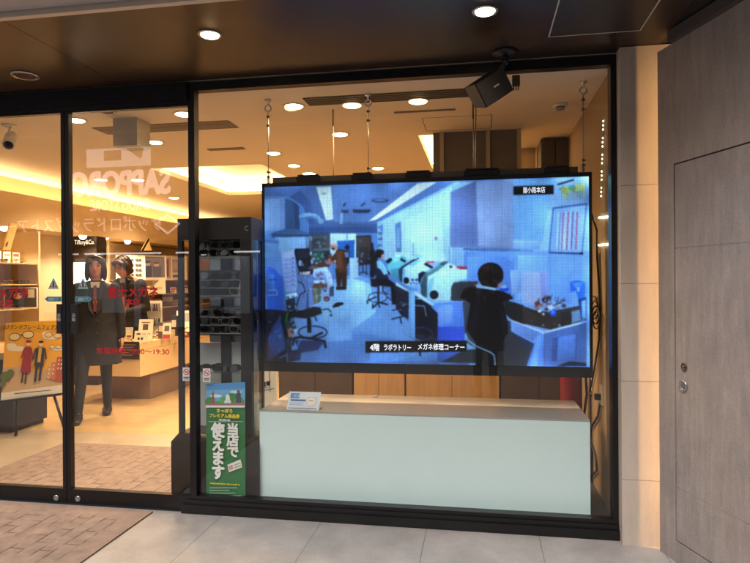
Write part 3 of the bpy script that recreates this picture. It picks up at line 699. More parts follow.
# standing man
a_((62,40,36), (480,260),(560,260),(556,400),(524,404),(522,330),(516,386),(490,384)); a_((92,56,40), (484,140),(500,128),(540,134),(556,170),(560,240),(552,290),(495,290),(484,230)); a_((118,74,50), (490,150),(525,140),(530,260),(496,262)); a_((74,46,36), (545,150),(566,230),(550,262),(535,190)); a_((92,58,48), (484,150),(496,200),(450,215),(440,200)); o_((196,150,140), 469,112,24,27); a_((210,196,200), (442,96),(462,82),(492,92),(500,118),(480,104)); a_((50,34,40), (452,118),(476,124),(472,136),(458,132)); o_((196,130,130), 440,206,9); a_((26,22,28), (484,386),(556,388),(552,408),(484,408)); a_((28,36,56), (540,140),(575,140),(574,225),(560,225)); o_((30,34,46), 560,118,15,18); a_((120,140,180), (540,150),(570,148),(570,186),(548,188))
a_((176,210,246), (576,196),(636,186),(640,322),(580,330)); a_((84,74,76), (620,50),(716,42),(722,150),(708,190),(640,190),(625,120)); a_((62,56,64), (630,120),(712,112),(700,196),(640,196)); a_((46,46,62), (636,196),(700,192),(704,236),(640,238)); a_((20,24,40), (712,140),(750,135),(750,240),(722,235)); s_((30,36,56), 7, (665,236),(668,290)); s_((30,36,56), 6, (642,300),(668,285),(700,300)); s_((30,36,56), 5, (690,230),(692,300)); s_((30,36,56), 5, (640,236),(640,310)); a_((20,26,44), (728,336),(760,330),(760,390),(722,384)); s_((24,30,50), 9, (760,455),(700,480),(700,500)); s_((24,30,50), 8, (735,500),(735,525))
a_((14,16,26), (460,520),(480,500),(505,492),(530,494),(538,505),(500,522),(465,530))
# left foreground stool, tools and slanted rack
a_, s_, o_, r_ = FR(265, 290, 6.818)
a_((26,34,60), (0,130),(140,140),(150,545),(0,545)); a_((52,82,150), (20,320),(60,240),(110,170),(150,400),(60,460),(20,470)); 
for k in range(7): s_((100,130,190), 4, (24+13*k, 330-16*k),(80+11*k, 450-13*k))
a_((20,30,40), (100,165),(165,140),(190,330),(150,420),(118,260)); s_((30,150,80), 10, (165,150),(148,170),(146,225)); a_((40,60,80), (130,230),(200,210),(220,290),(160,300)); a_((196,130,110), (152,262),(186,256),(190,320),(162,340)); a_((170,205,250), (190,268),(225,262),(238,296),(206,306)); a_((34,60,84), (130,330),(176,320),(182,420),(140,420)); s_((30,40,64), 14, (198,330),(190,370)); 
a_((20,24,34), (160,150),(205,136),(250,140),(300,122),(310,180),(280,194),(240,190),(200,185),(165,190)); a_((34,36,44), (250,140),(330,112),(380,120),(390,160),(320,185),(260,190)); s_((160,190,235), 7, (310,116),(350,104),(388,76)); s_((28,34,54), 7, (390,136),(430,128),(450,150)); o_((24,28,46), 450,172,8); s_((24,30,50), 8, (340,180),(352,210)); a_((18,22,32), (286,190),(314,190),(316,290),(290,290))
r_((26,32,52), 8, 325,288,98,42); s_((60,80,130), 3, (230,275),(275,250),(330,244)); s_((18,22,34), 16, (196,330),(240,322),(310,330),(405,352),(414,390)); s_((20,24,36), 14, (300,335),(390,292)); s_((20,24,36), 12, (196,330),(190,375)); a_((48,70,124), (196,340),(410,350),(360,410),(240,430)); s_((18,22,34), 14, (230,325),(310,328),(408,350),(412,392))
s_((110,160,220), 8, (100,465),(170,430),(220,382),(246,330)); a_((40,52,90), (150,420),(250,400),(240,480),(160,490))
# woman, machines and the long bench
a_, s_, o_, r_ = FR(370, 240, 6.818)
a_((24,28,44), (0,110),(36,130),(40,230),(20,260),(0,250)); a_((26,40,70), (36,150),(70,140),(100,200),(130,270),(165,295),(160,320),(90,300),(40,270)); a_((150,205,246), (44,142),(76,140),(108,190),(118,232),(96,240),(70,200),(50,190)); s_((170,200,236), 14, (104,225),(135,222)); o_((22,20,28), 64,92,30,30); a_((22,20,28), (30,100),(60,90),(50,140),(30,160)); o_((196,160,160), 88,112,13,20); a_((22,20,28), (60,66),(94,72),(92,96),(66,100)); s_((16,20,34), 20, (112,152),(138,132)); o_((60,30,50), 132,222,12,14); a_((16,18,30), (30,265),(130,270),(170,300),(176,440),(150,440),(142,320),(60,310))
a_((22,26,42), (0,262),(60,270),(66,318),(10,316)); s_((22,26,42), 12, (56,316),(58,430)); r_((26,32,52), 5, 52,392,64,34); s_((22,26,42), 10, (14,468),(58,424),(120,440)); s_((22,26,42), 8, (58,430),(66,460)); s_((22,26,42), 7, (86,300),(88,350),(120,370)); s_((26,32,50), 6, (120,390),(160,420),(150,440))
a_((110,196,214), (118,170),(146,112),(190,96),(250,120),(246,230),(150,246),(118,200)); a_((150,222,238), (146,118),(190,100),(226,130),(180,150),(150,150)); a_((84,150,180), (140,200),(200,190),(200,268),(150,250)); s_((18,24,40), 24, (120,150),(140,134)); s_((24,30,44), 16, (208,128),(238,146)); o_((230,250,255), 190,106,22,8)
a_((150,205,246), (280,100),(350,104),(350,116),(290,118)); a_((36,60,84), (195,205),(215,180),(300,128),(310,138),(230,190),(222,300),(202,270)); a_((190,232,255), (226,190),(300,142),(330,124),(362,134),(410,166),(418,186),(376,216),(330,300),(250,312),(218,296)); a_((120,186,232), (222,200),(240,190),(246,308),(220,298)); a_((140,200,240), (262,170),(330,132),(352,140),(290,180)); s_((26,44,64), 7, (215,190),(330,124)); s_((220,70,100), 11, (385,154),(436,150)); s_((24,28,40), 18, (372,160),(420,186)); a_((20,30,48), (330,230),(358,214),(380,216),(352,262),(340,300),(328,280)); o_((10,14,26), 248,277,19,22); 
for k in range(2): o_((24,60,160), 290+26*k, 272, 9)
for k in range(4): o_((60,110,190), 280+18*k, 296-4*(k%2), 7)
a_((60,92,110), (345,300),(370,230),(390,215),(390,390),(350,390)); a_((100,150,170), (372,238),(440,190),(500,150),(530,146),(470,205),(400,246)); a_((66,106,120), (470,165),(500,146),(536,146),(500,176)); a_((196,240,255), (388,300),(400,246),(470,205),(540,152),(580,176),(700,196),(735,220),(735,262),(600,278),(566,296),(552,330),(552,412),(440,414),(388,400)); a_((150,208,240), (388,310),(410,262),(440,250),(420,340),(440,410),(388,400)); a_((226,250,255), (460,240),(540,186),(600,196),(520,240)); a_((160,212,244), (560,286),(735,240),(735,262),(600,278),(566,296)); o_((20,40,100), 551,182,9); s_((216,56,84), 15, (590,184),(676,190)); s_((150,40,70), 9, (606,194),(676,194)); s_((190,90,130), 6, (660,244),(720,240)); o_((10,14,26), 437,374,29,30); o_((24,32,50), 437,374,20,21)
a_((66,68,82), (552,410),(554,330),(572,300),(610,288),(735,284),(735,420)); a_((84,86,100), (600,300),(735,296),(735,340),(610,350)); s_((20,30,40), 5, (554,410),(556,330),(574,300),(612,287),(735,282))
a_((196,226,250), (176,285),(230,320),(265,345),(265,360),(180,310)); a_((34,40,58), (170,310),(265,355),(265,470),(240,520),(180,430)); a_((54,60,84), (190,330),(240,360),(240,480),(200,440)); a_((140,190,245), (264,340),(305,352),(308,545),(266,545)); a_((110,160,230), (230,318),(330,330),(330,345),(264,345)); a_((190,220,250), (305,350),(352,374),(420,430),(640,416),(640,424),(428,446),(305,372)); a_((22,28,46), (308,380),(420,450),(464,480),(464,545),(308,545)); s_((150,196,240), 7, (345,400),(300,402),(290,430),(310,444),(370,450),(382,490),(386,540)); a_((96,150,226), (420,440),(464,480),(464,510),(420,490)); a_((110,160,240), (430,438),(628,424),(640,545),(464,545)); o_((30,60,130), 452,466,12,7)
a_, s_, o_, r_ = FR(370, 290, 6.818)
a_((100,146,236), (440,90),(625,76),(650,300),(640,370),(460,370)); a_((64,98,214), (460,250),(640,250),(648,370),(460,370)); a_((130,166,240), (464,110),(560,100),(560,220),(466,230)); a_((20,26,44), (308,60),(420,120),(462,160),(460,360),(308,360)); a_((38,46,72), (308,300),(460,320),(460,360),(308,360)); s_((16,20,32), 12, (386,190),(386,340)); a_((20,22,34), (300,96),(370,110),(382,190),(310,150)); s_((140,184,236), 6, (300,60),(288,84),(300,104),(370,110),(384,180)); r_((60,84,140), 6, 350,300,76,44); s_((150,190,240), 5, (280,300),(300,330),(350,350)); a_((130,180,242), (264,30),(306,36),(308,320),(266,330)); s_((22,28,46), 7, (150,140),(190,130),(240,150)); s_((22,28,46), 8, (145,200),(200,185),(250,176)); s_((22,28,46), 8, (205,185),(215,230)); a_((30,36,58), (170,0),(265,30),(262,200),(210,170),(176,120))
a_((70,110,205), (460,420),(640,410),(640,440),(500,490),(460,490)); a_((110,156,226), (0,420),(460,420),(460,490),(0,490)); s_((150,190,240), 4, (160,480),(340,430)); s_((24,30,48), 14, (340,420),(342,445)); a_((50,56,70), (640,410),(760,400),(760,500),(480,495)); a_((76,82,104), (640,60),(760,60),(760,420),(660,360),(648,280),(630,90))
# boxes, tool bench and the man in the dark suit at the right
a_, s_, o_, r_ = FR(450, 250, 4.69)
a_((110,156,240), (80,30),(250,30),(300,60),(300,240),(80,140)); a_((150,184,246), (282,96),(330,94),(332,200),(290,210)); a_((172,190,240), (342,104),(460,100),(462,250),(400,260),(340,250)); a_((150,160,228), (420,102),(460,100),(462,250),(430,252)); a_((120,166,244), (460,90),(570,90),(570,250),(462,250)); 
a_((44,42,46), (250,230),(345,260),(350,350),(290,330),(262,300)); a_((78,66,60), (338,262),(400,282),(470,292),(616,262),(616,336),(470,374),(345,345)); a_((66,56,54), (338,262),(420,300),(522,296),(522,360),(470,374),(345,345)); a_((52,46,50), (522,292),(568,284),(568,350),(522,358)); a_((116,150,196), (570,288),(614,278),(614,332),(572,344)); s_((40,36,40), 4, (338,262),(420,302),(616,262))
for x, y, r, c in ((410,252,14,(140,60,56)),(432,262,12,(190,150,150)),(446,234,15,(40,40,56)),(462,224,12,(90,60,64)),(478,246,13,(150,180,220)),(470,268,12,(210,220,240)),(500,262,12,(120,130,160)),(420,286,9,(220,230,245)),(452,278,9,(70,60,70)),(438,300,7,(200,210,235)),(514,250,12,(90,100,130)),(534,262,11,(70,70,84)),(526,236,9,(130,130,150)),(404,268,8,(200,80,70)),(456,252,6,(180,60,60)),(446,236,5,(235,240,250))): o_(c, x, y, r, r*.85)
for p, q_ in (((440,250),(448,212)),((470,240),(478,208)),((500,250),(508,222)),((520,255),(536,226)),((425,262),(412,232)),((486,262),(520,246))): s_((70,74,100), 4, p, q_)
o_((40,100,235), 484,292,16,19); o_((110,170,250), 482,290,6,7); s_((220,228,245), 5, (470,282),(500,264),(520,254))
a_((50,120,240), (562,150),(600,142),(636,152),(634,230),(604,236),(590,190),(566,200)); a_((90,150,246), (572,156),(620,150),(610,190),(590,180)); o_((170,190,230), 602,185,6,12); a_((40,66,130), (600,230),(640,220),(640,330),(616,330)); a_((130,176,246), (616,240),(636,234),(636,320),(620,330))
a_((58,66,92), (268,330),(430,380),(400,545),(250,545)); a_((60,62,74), (256,380),(380,430),(350,545),(240,545)); a_((46,62,110), (286,360),(400,420),(380,450),(296,400)); a_((140,176,240), (284,326),(300,334),(442,384),(442,396),(396,440),(300,390),(286,380)); a_((120,150,220), (300,340),(420,386),(390,430),(306,386)); s_((214,228,250), 6, (284,328),(440,388),(616,342))
a_((84,112,176), (440,392),(640,340),(640,545),(430,545)); a_((104,150,240), (410,390),(434,392),(436,545),(360,545)); a_((130,176,250), (412,400),(426,400),(410,545),(376,545)); a_((70,92,150), (480,420),(506,412),(500,520),(476,525)); s_((60,80,140), 4, (480,420),(596,390),(590,520)); a_((92,128,200), (510,410),(590,392),(586,500),(504,515)); a_((30,36,60), (500,545),(560,522),(640,530),(640,545))
a_((62,62,74), (6,170),(20,152),(130,146),(130,240),(6,238)); a_((80,82,98), (60,236),(110,220),(110,300),(76,400)); a_((70,74,92), (60,240),(100,240),(90,400),(70,400))
a_((12,13,22), (48,225),(66,180),(120,168),(140,180),(210,188),(236,190),(280,208),(296,226),(270,238),(250,240),(268,330),(272,390),(252,420),(250,545),(120,545),(122,440),(78,370),(96,250),(70,232)); a_((22,24,38), (130,190),(150,186),(130,340),(104,400),(92,360)); a_((26,26,40), (236,240),(262,330),(262,380),(246,400),(238,320)); s_((6,7,12), 4, (184,340),(184,545)); a_((174,206,246), (120,162),(150,160),(216,178),(214,190),(150,180),(124,178)); o_((18,15,18), 190,112,60,54); a_((18,15,18), (132,110),(248,104),(250,130),(232,170),(214,178),(150,166),(134,140)); o_((38,30,34), 176,84,26,14); o_((34,28,32), 214,96,18,12); a_((176,130,150), (222,160),(242,148),(236,172),(222,180)); s_((30,80,220), 17, (236,188),(268,184)); o_((150,200,250), 252,172,16,8); o_((90,70,70), 114,168,6,10)
s_((150,196,226), 6, (72,390),(84,424),(120,450),(190,480),(208,494),(212,545))
A((8,8,12), (365.4,341.4),(466.5,340.8),(466.5,351.6),(365.4,352.6))

_pal = ((200,215,240),(60,80,120),(120,150,200),(30,38,60),(150,110,110),(90,130,150),(170,190,220),(70,60,66))
_fig = [p for p in TVPOLY]
def clutter(xa, xb, ya, yb, n_, sz_, base):
    for _ in range(n_):
        x, y = rng.uniform(xa, xb), rng.uniform(ya, yb); a_, b_ = rng.uniform(.3, 1, 2)*sz_; sk = rng.uniform(-.5, .5); c_ = _pal[rng.integers(len(_pal))]
        TVPOLY.append(([(x-a_, y-b_+sk), (x+a_, y-b_-sk), (x+a_, y+b_-sk), (x-a_, y+b_+sk)], tuple(int(v*.6+w_*.4) for v, w_ in zip(c_, base))))
clutter(300, 331, 254, 300, 60, 1.4, (110, 130, 180)); clutter(310, 330, 236, 262, 26, 1.5, (70, 90, 110)); clutter(357, 371, 238, 262, 24, 1.2, (50, 50, 66)); clutter(283, 300, 296, 312, 16, 1.6, (50, 70, 110)); clutter(536, 566, 297, 310, 34, 1.1, (100, 100, 130)); clutter(378, 383, 224, 250, 16, .8, (130, 170, 220)); clutter(268, 296, 308, 352, 22, 1.5, (50, 66, 110)); clutter(396, 408, 292, 312, 12, 1.2, (50, 60, 90)); clutter(524, 586, 316, 326, 14, 1.2, (70, 66, 70)); clutter(560, 584, 186, 198, 14, 1.2, (160, 190, 150))

def screen_picture(parent):
    """the picture the screen shows, one small square per lamp of the display"""
    W_, H_ = 460, 262; ss = 2
    w2, h2 = W_*ss, H_*ss
    img = np.zeros((h2, w2, 3))
    def cell(p):
        q = TVP(*p); return ((q.x-SX0)/(SX1-SX0)*w2, (SZ1-q.z)/(SZ1-SZ0)*h2)
    for pts, col in TVPOLY:
        P = np.array([cell(p) for p in pts]); 
        xa, xb = int(max(0, math.floor(P[:,0].min()))), int(min(w2-1, math.ceil(P[:,0].max())))
        ya, yb = int(max(0, math.floor(P[:,1].min()))), int(min(h2-1, math.ceil(P[:,1].max())))
        if xb < xa or yb < ya: continue
        X, Y = np.meshgrid(np.arange(xa, xb+1)+.5, np.arange(ya, yb+1)+.5); ins_ = np.zeros(X.shape, bool)
        for (x1, y1), (x2, y2) in zip(P, np.roll(P, -1, 0)):
            if y1 == y2: continue
            cr = ((y1 > Y) != (y2 > Y)) & (X < (x2-x1)*(Y-y1)/(y2-y1)+x1); ins_ ^= cr
        gx_, gy_ = rng.uniform(-.16, .16), rng.uniform(-.06, .20)      # soft light across each surface of the recorded room
        if X.size < 400: gx_ = gy_ = 0
        ramp = 1 + gx_*((X-X.mean())/max(1, np.ptp(X))) - gy_*((Y-Y.mean())/max(1, np.ptp(Y)))
        img[ya:yb+1, xa:xb+1][ins_] = np.clip((np.array(col)/255.)[None, :]*ramp[ins_][:, None], 0, 1)
    img = img.reshape(H_, ss, W_, ss, 3).mean((1, 3))
    def blur(a, s):
        r = int(3*s)+1; k = np.exp(-.5*(np.arange(-r, r+1)/s)**2); k /= k.sum()
        for ax in (0, 1):
            pd = [(0,0)]*3; pd[ax] = (r, r); b = np.pad(a, pd, mode='edge')
            a = sum(k[i]*np.take(b, np.arange(i, i+a.shape[ax]), axis=ax) for i in range(2*r+1))
        return a
    img = blur(img, .8)
    img = img*.9 + blur(img, 9)*.1
    tex = blur(rng.normal(0, 1, (H_, W_, 1)), 2.2); tex /= tex.std()
    img *= 1 + .010*tex + .022*rng.normal(0, 1, (H_, W_, 1))
    img *= (1 - .045*(np.arange(W_) % 8 == 0))[None, :, None]      # module joints
    yy, xx = np.mgrid[0:H_, 0:W_]; yy = yy/H_; xx = xx/W_
    img *= (1 - .22*np.clip(yy-.35, 0, 1)*np.clip(1.1-xx, 0, 1) - .14*np.exp(-((xx-.02)/.16)**2) - .10*np.exp(-((yy-.02)/.12)**2))[..., None]   # the recorded room is dimmer at its left and front
    lum = img.mean(-1, keepdims=True); lo = blur(rng.normal(0, 1, (H_, W_, 1)), 11); img *= 1+.05*lo/lo.std()*(img.mean(-1, keepdims=True) > .15); img = lum + (img-lum)*.96; img = np.clip(img*np.array([1.0, 1.10, 1.15]), 0, 1)**1.26
    img = np.where(img <= .04045, img/12.92, ((img+.055)/1.055)**2.4)
    gx = np.linspace(SX0, SX1, W_+1); gz = np.linspace(SZ1, SZ0, H_+1)
    vx, vz = np.meshgrid(gx, gz); off = rootloc(parent)
    co = np.stack([vx-off.x, np.full_like(vx, YT-off.y), vz-off.z], -1).reshape(-1, 3)
    i, j = np.meshgrid(np.arange(W_), np.arange(H_)); a = (j*(W_+1)+i).ravel()
    quad = np.stack([a, a+W_+1, a+W_+2, a+1], 1)
    me = bpy.data.meshes.new('screen'); n = W_*H_
    me.vertices.add(len(co)); me.vertices.foreach_set('co', co.ravel())
    me.loops.add(n*4); me.loops.foreach_set('vertex_index', quad.ravel().astype(np.int32))
    me.polygons.add(n); me.polygons.foreach_set('loop_start', np.arange(0, 4*n, 4, dtype=np.int32)); me.polygons.foreach_set('loop_total', np.full(n, 4, np.int32))
    me.update(calc_edges=True)
    at = me.attributes.new('tone', 'FLOAT_COLOR', 'FACE')
    at.data.foreach_set('color', np.concatenate([img.reshape(-1, 3), np.ones((n, 1))], 1).ravel().astype(np.float32))
    me.materials.append(attr_mat('screen_lamps', .35, emit=1.05, dots=.10))
    o = bpy.data.objects.new('screen', me); COL.objects.link(o); o.parent = parent
    return o
tv = empty('video_screen', ((SX0+SX1)/2, YT, SZ0), 'big hanging video screen showing a bluish eyewear workshop', 'video screen')
scr = screen_picture(tv)
q = MB(); f = .018
q.box(SX0-f, SX1+f, YT-.004, YT+.036, SZ1+.001, SZ1+f+.008); q.box(SX0-f, SX1+f, YT-.006, YT+.036, SZ0-.064, SZ0-.001)
q.box(SX0-f, SX0-.001, YT-.004, YT+.036, SZ0-.001, SZ1+.001); q.box(SX1+.001, SX1+f, YT-.004, YT+.036, SZ0-.001, SZ1+.001); q.box(SX0-.001, SX1+.001, YT+.02, YT+.036, SZ0-.001, SZ1+.001)
q.build('frame', DARK, tv)
q = MB(); q.box(SX0+.03, SX1-.03, YT+.165, YT+.26, SZ0+.08, SZ1-.35); [q.box(x_-.03, x_+.03, YT+.0365, YT+.1645, SZ1-.6, SZ1-.55) for x_ in (SX0+.3, (SX0+SX1)/2, SX1-.3)]; q.build('shade_block', DARK, tv, bevel=.004)  # unseen block added behind the screen to shade the plinth's back edge
q = MB(); q.box(SX0+.05, SX1-.06, YT+.02, YT+.05, SZ1+f+.010, SZ1+f+.048); q.build('top_bar', mat('bar_grey', C(120, 112, 102), .4, .7, var=.08), tv)
for u0, u1 in ((296, 320), (351, 373), (405, 431), (464, 500), (544, 570)):
    xa, xb = TVP(u0, 180).x, TVP(u1, 180).x
    q = MB(); q.box(xa, xb, YT+.005, YT+.0195, SZ1+f+.012, SZ1+f+.044); q.box(xa+.01, xb-.01, YT+.0, YT+.055, SZ1+f+.049, SZ1+f+.056); q.build('mounting_bracket', DARK, tv)
CAPT = mat('caption_glow', (.85, .9, 1, 1), .5, emit=1.0, emcol=(.85, .92, 1, 1))
for body, (u0, v0, u1, v1) in (('4階', (370, 343.8, 379.5, 350.8)), ('ラボラトリー', (384, 344.2, 411, 350.6)), ('メガネ修理コーナー', (418, 343.5, 464.5, 350.4)), ('狸小路本店', (523, 187.3, 545, 192.6))):
    a, b = TVP(u0, v0), TVP(u1, v1)
    text('caption', body, CAPT, tv, ((a.x+b.x)/2, YT-.001, (a.z+b.z)/2), b.x-a.x, a.z-b.z, bold=.012)

# hanging wires
def hang(u, v, lab, yy):
    p = PY(u, v, yy); x = p.x; z0 = SZ1+.03
    e = empty('hanging_wire', (x, yy, CEIL), lab, 'hanging wire', 'steel wires the screen hangs from')
    q = MB(); q.lathe([(0, 0), (.022, 0), (.020, -.008), (.007, -.012), (.007, -.035), (0, -.035)], (x, yy, CEIL-.001), n=16); zc = CEIL-.056
    q.tube([(x+.021*math.cos(t), yy, zc+.021*math.sin(t)) for t in [2*math.pi*i/20 for i in range(20)]], .006, closed=True); q.build('eye_bolt', SILVER, e)
    q = MB(); q.tube([(x, yy, zc-.02), (x, yy, z0)], .003); q.build('wire', mat('wire_steel', C(150, 142, 130), .35, .9), e)
    for zz in (zc-.055, zc-.115, z0+.075, z0+.045):
        q = MB(); q.box(x-.009, x+.006, yy-.007, yy+.007, zz-.007, zz+.007); q.cyl((x+.006, yy, zz), (x+.014, yy, zz), .004, n=8); q.build('wire_clamp', mat('clamp_steel', C(120, 112, 102), .35, .9), e, bevel=.001)
    q = MB(); q.tube([(x-.008, yy, z0+.03), (x-.009, yy, z0+.01), (x, yy, z0-.004), (x+.009, yy, z0+.01), (x+.008, yy, z0+.03), (x, yy, z0+.04)], .004, closed=True); q.build('shackle', SILVER, e)
hang(268, 97, 'left steel hanging wire with a ring bolt above the left end of the screen', YT+.035)
hang(368, 95, 'middle steel hanging wire with a ring bolt above the screen', YT+.035)
hang(583, 78, 'right steel hanging wire with a ring bolt above the right end of the screen', YT+.035)
p = PZ(472, 95, CEIL)
for u, v, lab in ((333, 104, 'thin ceiling cord with a clip left of the middle hanging wire'), (473, 96, 'thin doubled cord hanging behind the loudspeaker')):
    p = PY(u, v, .72)
    def cord(q, p=p):
        q.tube([(p.x, .72, CEIL-.003), (p.x+.002, .72, 2.3), (p.x-.002, .72, 2.0)], .003); q.cyl((p.x, .72, CEIL-.12), (p.x, .72, CEIL-.004), .006, n=8)
        if u > 400: q.tube([(p.x+.02, .72, CEIL-.003), (p.x+.014, .72, 2.2), (p.x+.006, .72, 2.0)], .003)
    one('suspension_wire', mat('cord_brown', C(90, 70, 50), .6), lab, 'wire', cord)

# ================================================================== LOUDSPEAKER under the soffit
p = PZ(505, 52, CEIL)
sp = empty('loudspeaker', p, 'black tilted box loudspeaker hanging under the soffit on a round bracket', 'loudspeaker')
q = MB(); q.lathe([(0, 0), (.065, 0), (.066, -.006), (.058, -.014), (.02, -.02), (0, -.02)], p, n=28); q.build('ceiling_plate', mat('plate_black', C(44, 38, 34), .35, .5), sp)
q = MB(); q.cyl(p+Vector((0, 0, -.018)), p+Vector((0, 0, -.05)), .014); q.ell(p+Vector((0, 0, -.052)), .020); q.cyl(p+Vector((0, 0, -.052)), p+Vector((-.02, .0, -.085)), .013); q.build('swivel_arm', DARK, sp)
cen = PY(489.5, 88.5, -.24)
SPR = Matrix.Translation(cen) @ Matrix.Rotation(rad(20), 4, 'Z') @ Matrix.Rotation(rad(-34), 4, 'Y') @ Matrix.Rotation(rad(12), 4, 'X')
q = MB(); q.X = SPR; hw, hh = .088, .066
q.hexa([(-hw*.9, .09, -hh*.85), (hw*.9, .09, -hh*.85), (hw*.9, .09, hh*.95), (-hw*.9, .09, hh*.95)], [(-hw, -.05, -hh), (hw, -.05, -hh), (hw, -.05, hh), (-hw, -.05, hh)]); q.build('cabinet', DARK, sp, bevel=.004)
q = MB(); q.X = SPR; n_ = 9
for i in range(n_):
    a0, a1 = -1+2*i/n_, -1+2*(i+1)/n_; f_ = lambda a: -.062-.008*(1-a*a)
    q.hexa([(a0*hw*.97, -.052, -hh*.97), (a1*hw*.97, -.052, -hh*.97), (a1*hw*.97, -.052, hh*.97), (a0*hw*.97, -.052, hh*.97)], [(a0*hw*.97, f_(a0), -hh*.97), (a1*hw*.97, f_(a1), -hh*.97), (a1*hw*.97, f_(a1), hh*.97), (a0*hw*.97, f_(a0), hh*.97)])
q.build('grille', mat('speaker_grille', C(34, 34, 38), .6, bump=.4, bscale=500), sp)
rt = SPR.to_3x3()
text('badge', 'BOSE', mat('badge_silver', C(215, 215, 215), .4, emit=0), sp, SPR @ Vector((.006, -.0712, .004)), .03, .0075, right=rt @ Vector((1, 0, 0)), up=rt @ Vector((0, 0, 1)), bold=.02)
q = MB(); pp = PY(516, 85, -.15)
q.box(pp.x-.02, pp.x+.02, -.16, -.14, pp.z-.005, pp.z+.05)
for k in range(3): q.cyl((pp.x-.012+.012*k, -.15, pp.z-.005), (pp.x-.012+.012*k, -.15, pp.z-.028), .003, n=8)
q.build('terminal_block', mat('terminal', C(40, 34, 30), .5), sp)

# ================================================================== WINDOW PLINTH, CARD, GREEN POSTER
z1 = .60
a, b = PY(259.5, 413, .09), PY(590, 420, .09)
PX0, PX1 = a.x, b.x
MINT = mat('mint_laminate', (.74, .92, .95, 1), .4, var=.03, vscale=1.5, grime=.012, gscale=2, bump=.01, bscale=200)
dp = empty('display_plinth', ((PX0+PX1)/2, .37, 0), 'long pale mint display plinth behind the window below the screen', 'plinth')
q = MB(); q.box(PX0, PX1, .09, .66, .012, .596); q.build('body', MINT, dp, bevel=.002)
q = MB(); q.box(PX0, PX1, .09, .66, .5965, .605); q.build('top', mat('plinth_top', (.40, .38, .35, 1), .25), dp, bevel=.0015)
cd = empty('card_stand', ((PY(304, 410, .14).x), .15, .606), 'small clear stand with a white and blue notice card on the plinth', 'card stand')
ca, cb = PY(287, 392, .14), PY(320.5, 414.5, .14); zt = .606
q = MB(); q.hexa([(ca.x, .12, zt), (cb.x, .12, zt), (cb.x, .123, zt), (ca.x, .123, zt)], [(ca.x+.01, .165, ca.z), (cb.x, .165, ca.z), (cb.x, .168, ca.z), (ca.x+.01, .168, ca.z)])
q.hexa([(ca.x, .124, zt), (cb.x, .124, zt), (cb.x, .2, zt), (ca.x, .2, zt)], [(ca.x, .124, zt+.003), (cb.x, .124, zt+.003), (cb.x, .2, zt+.003), (ca.x, .2, zt+.003)]); q.build('stand', glass_mat('acrylic', (.93, .95, .96), .05), cd)
wd_ = cb.x-ca.x; hh_ = ca.z-zt
def cp(p, k): return Vector((ca.x+.008+(p[0])*wd_*.95-.004*(1-p[1]), .1195+(.0455)*p[1]-.0006-k, zt+.001+p[1]*hh_*.98))
art('notice_card', [(rect(0, 0, 1, 1), (214, 224, 234)), (rect(.06, .62, .34, .92), (90, 150, 205)), (rect(.08, .48, .56, .58), (60, 110, 170)), (rect(.62, .66, .9, .7), (150, 160, 175)), (rect(.06, .36, .5, .4), (170, 185, 205)), (rect(.06, .26, .5, .3), (170, 185, 205)), (oval(.74, .48, .16, .26, 20), (225, 205, 190)), (oval(.74, .48, .13, .21, 20), (236, 226, 216)), (rect(.66, .5, .8, .54), (150, 120, 110)), (rect(.05, .08, .94, .13), (140, 155, 175))], cd, to=cp)
tc_ = cp((.3, .78), .005); text('card_text', '3つの', mat('card_ink', C(235, 240, 245), .6), cd, tc_, wd_*.22, hh_*.16, up=(0, .045, hh_))
pz = PZ(376, 397, .606)
one('clip', WHITE, 'tiny white plastic clip lying on the plinth top', 'clip', lambda q: (q.box(pz.x-.016, pz.x+.014, pz.y-.004, pz.y+.004, .606, .613), q.box(pz.x+.006, pz.x+.012, pz.y-.004, pz.y+.004, .6132, .622)), bevel=.001)

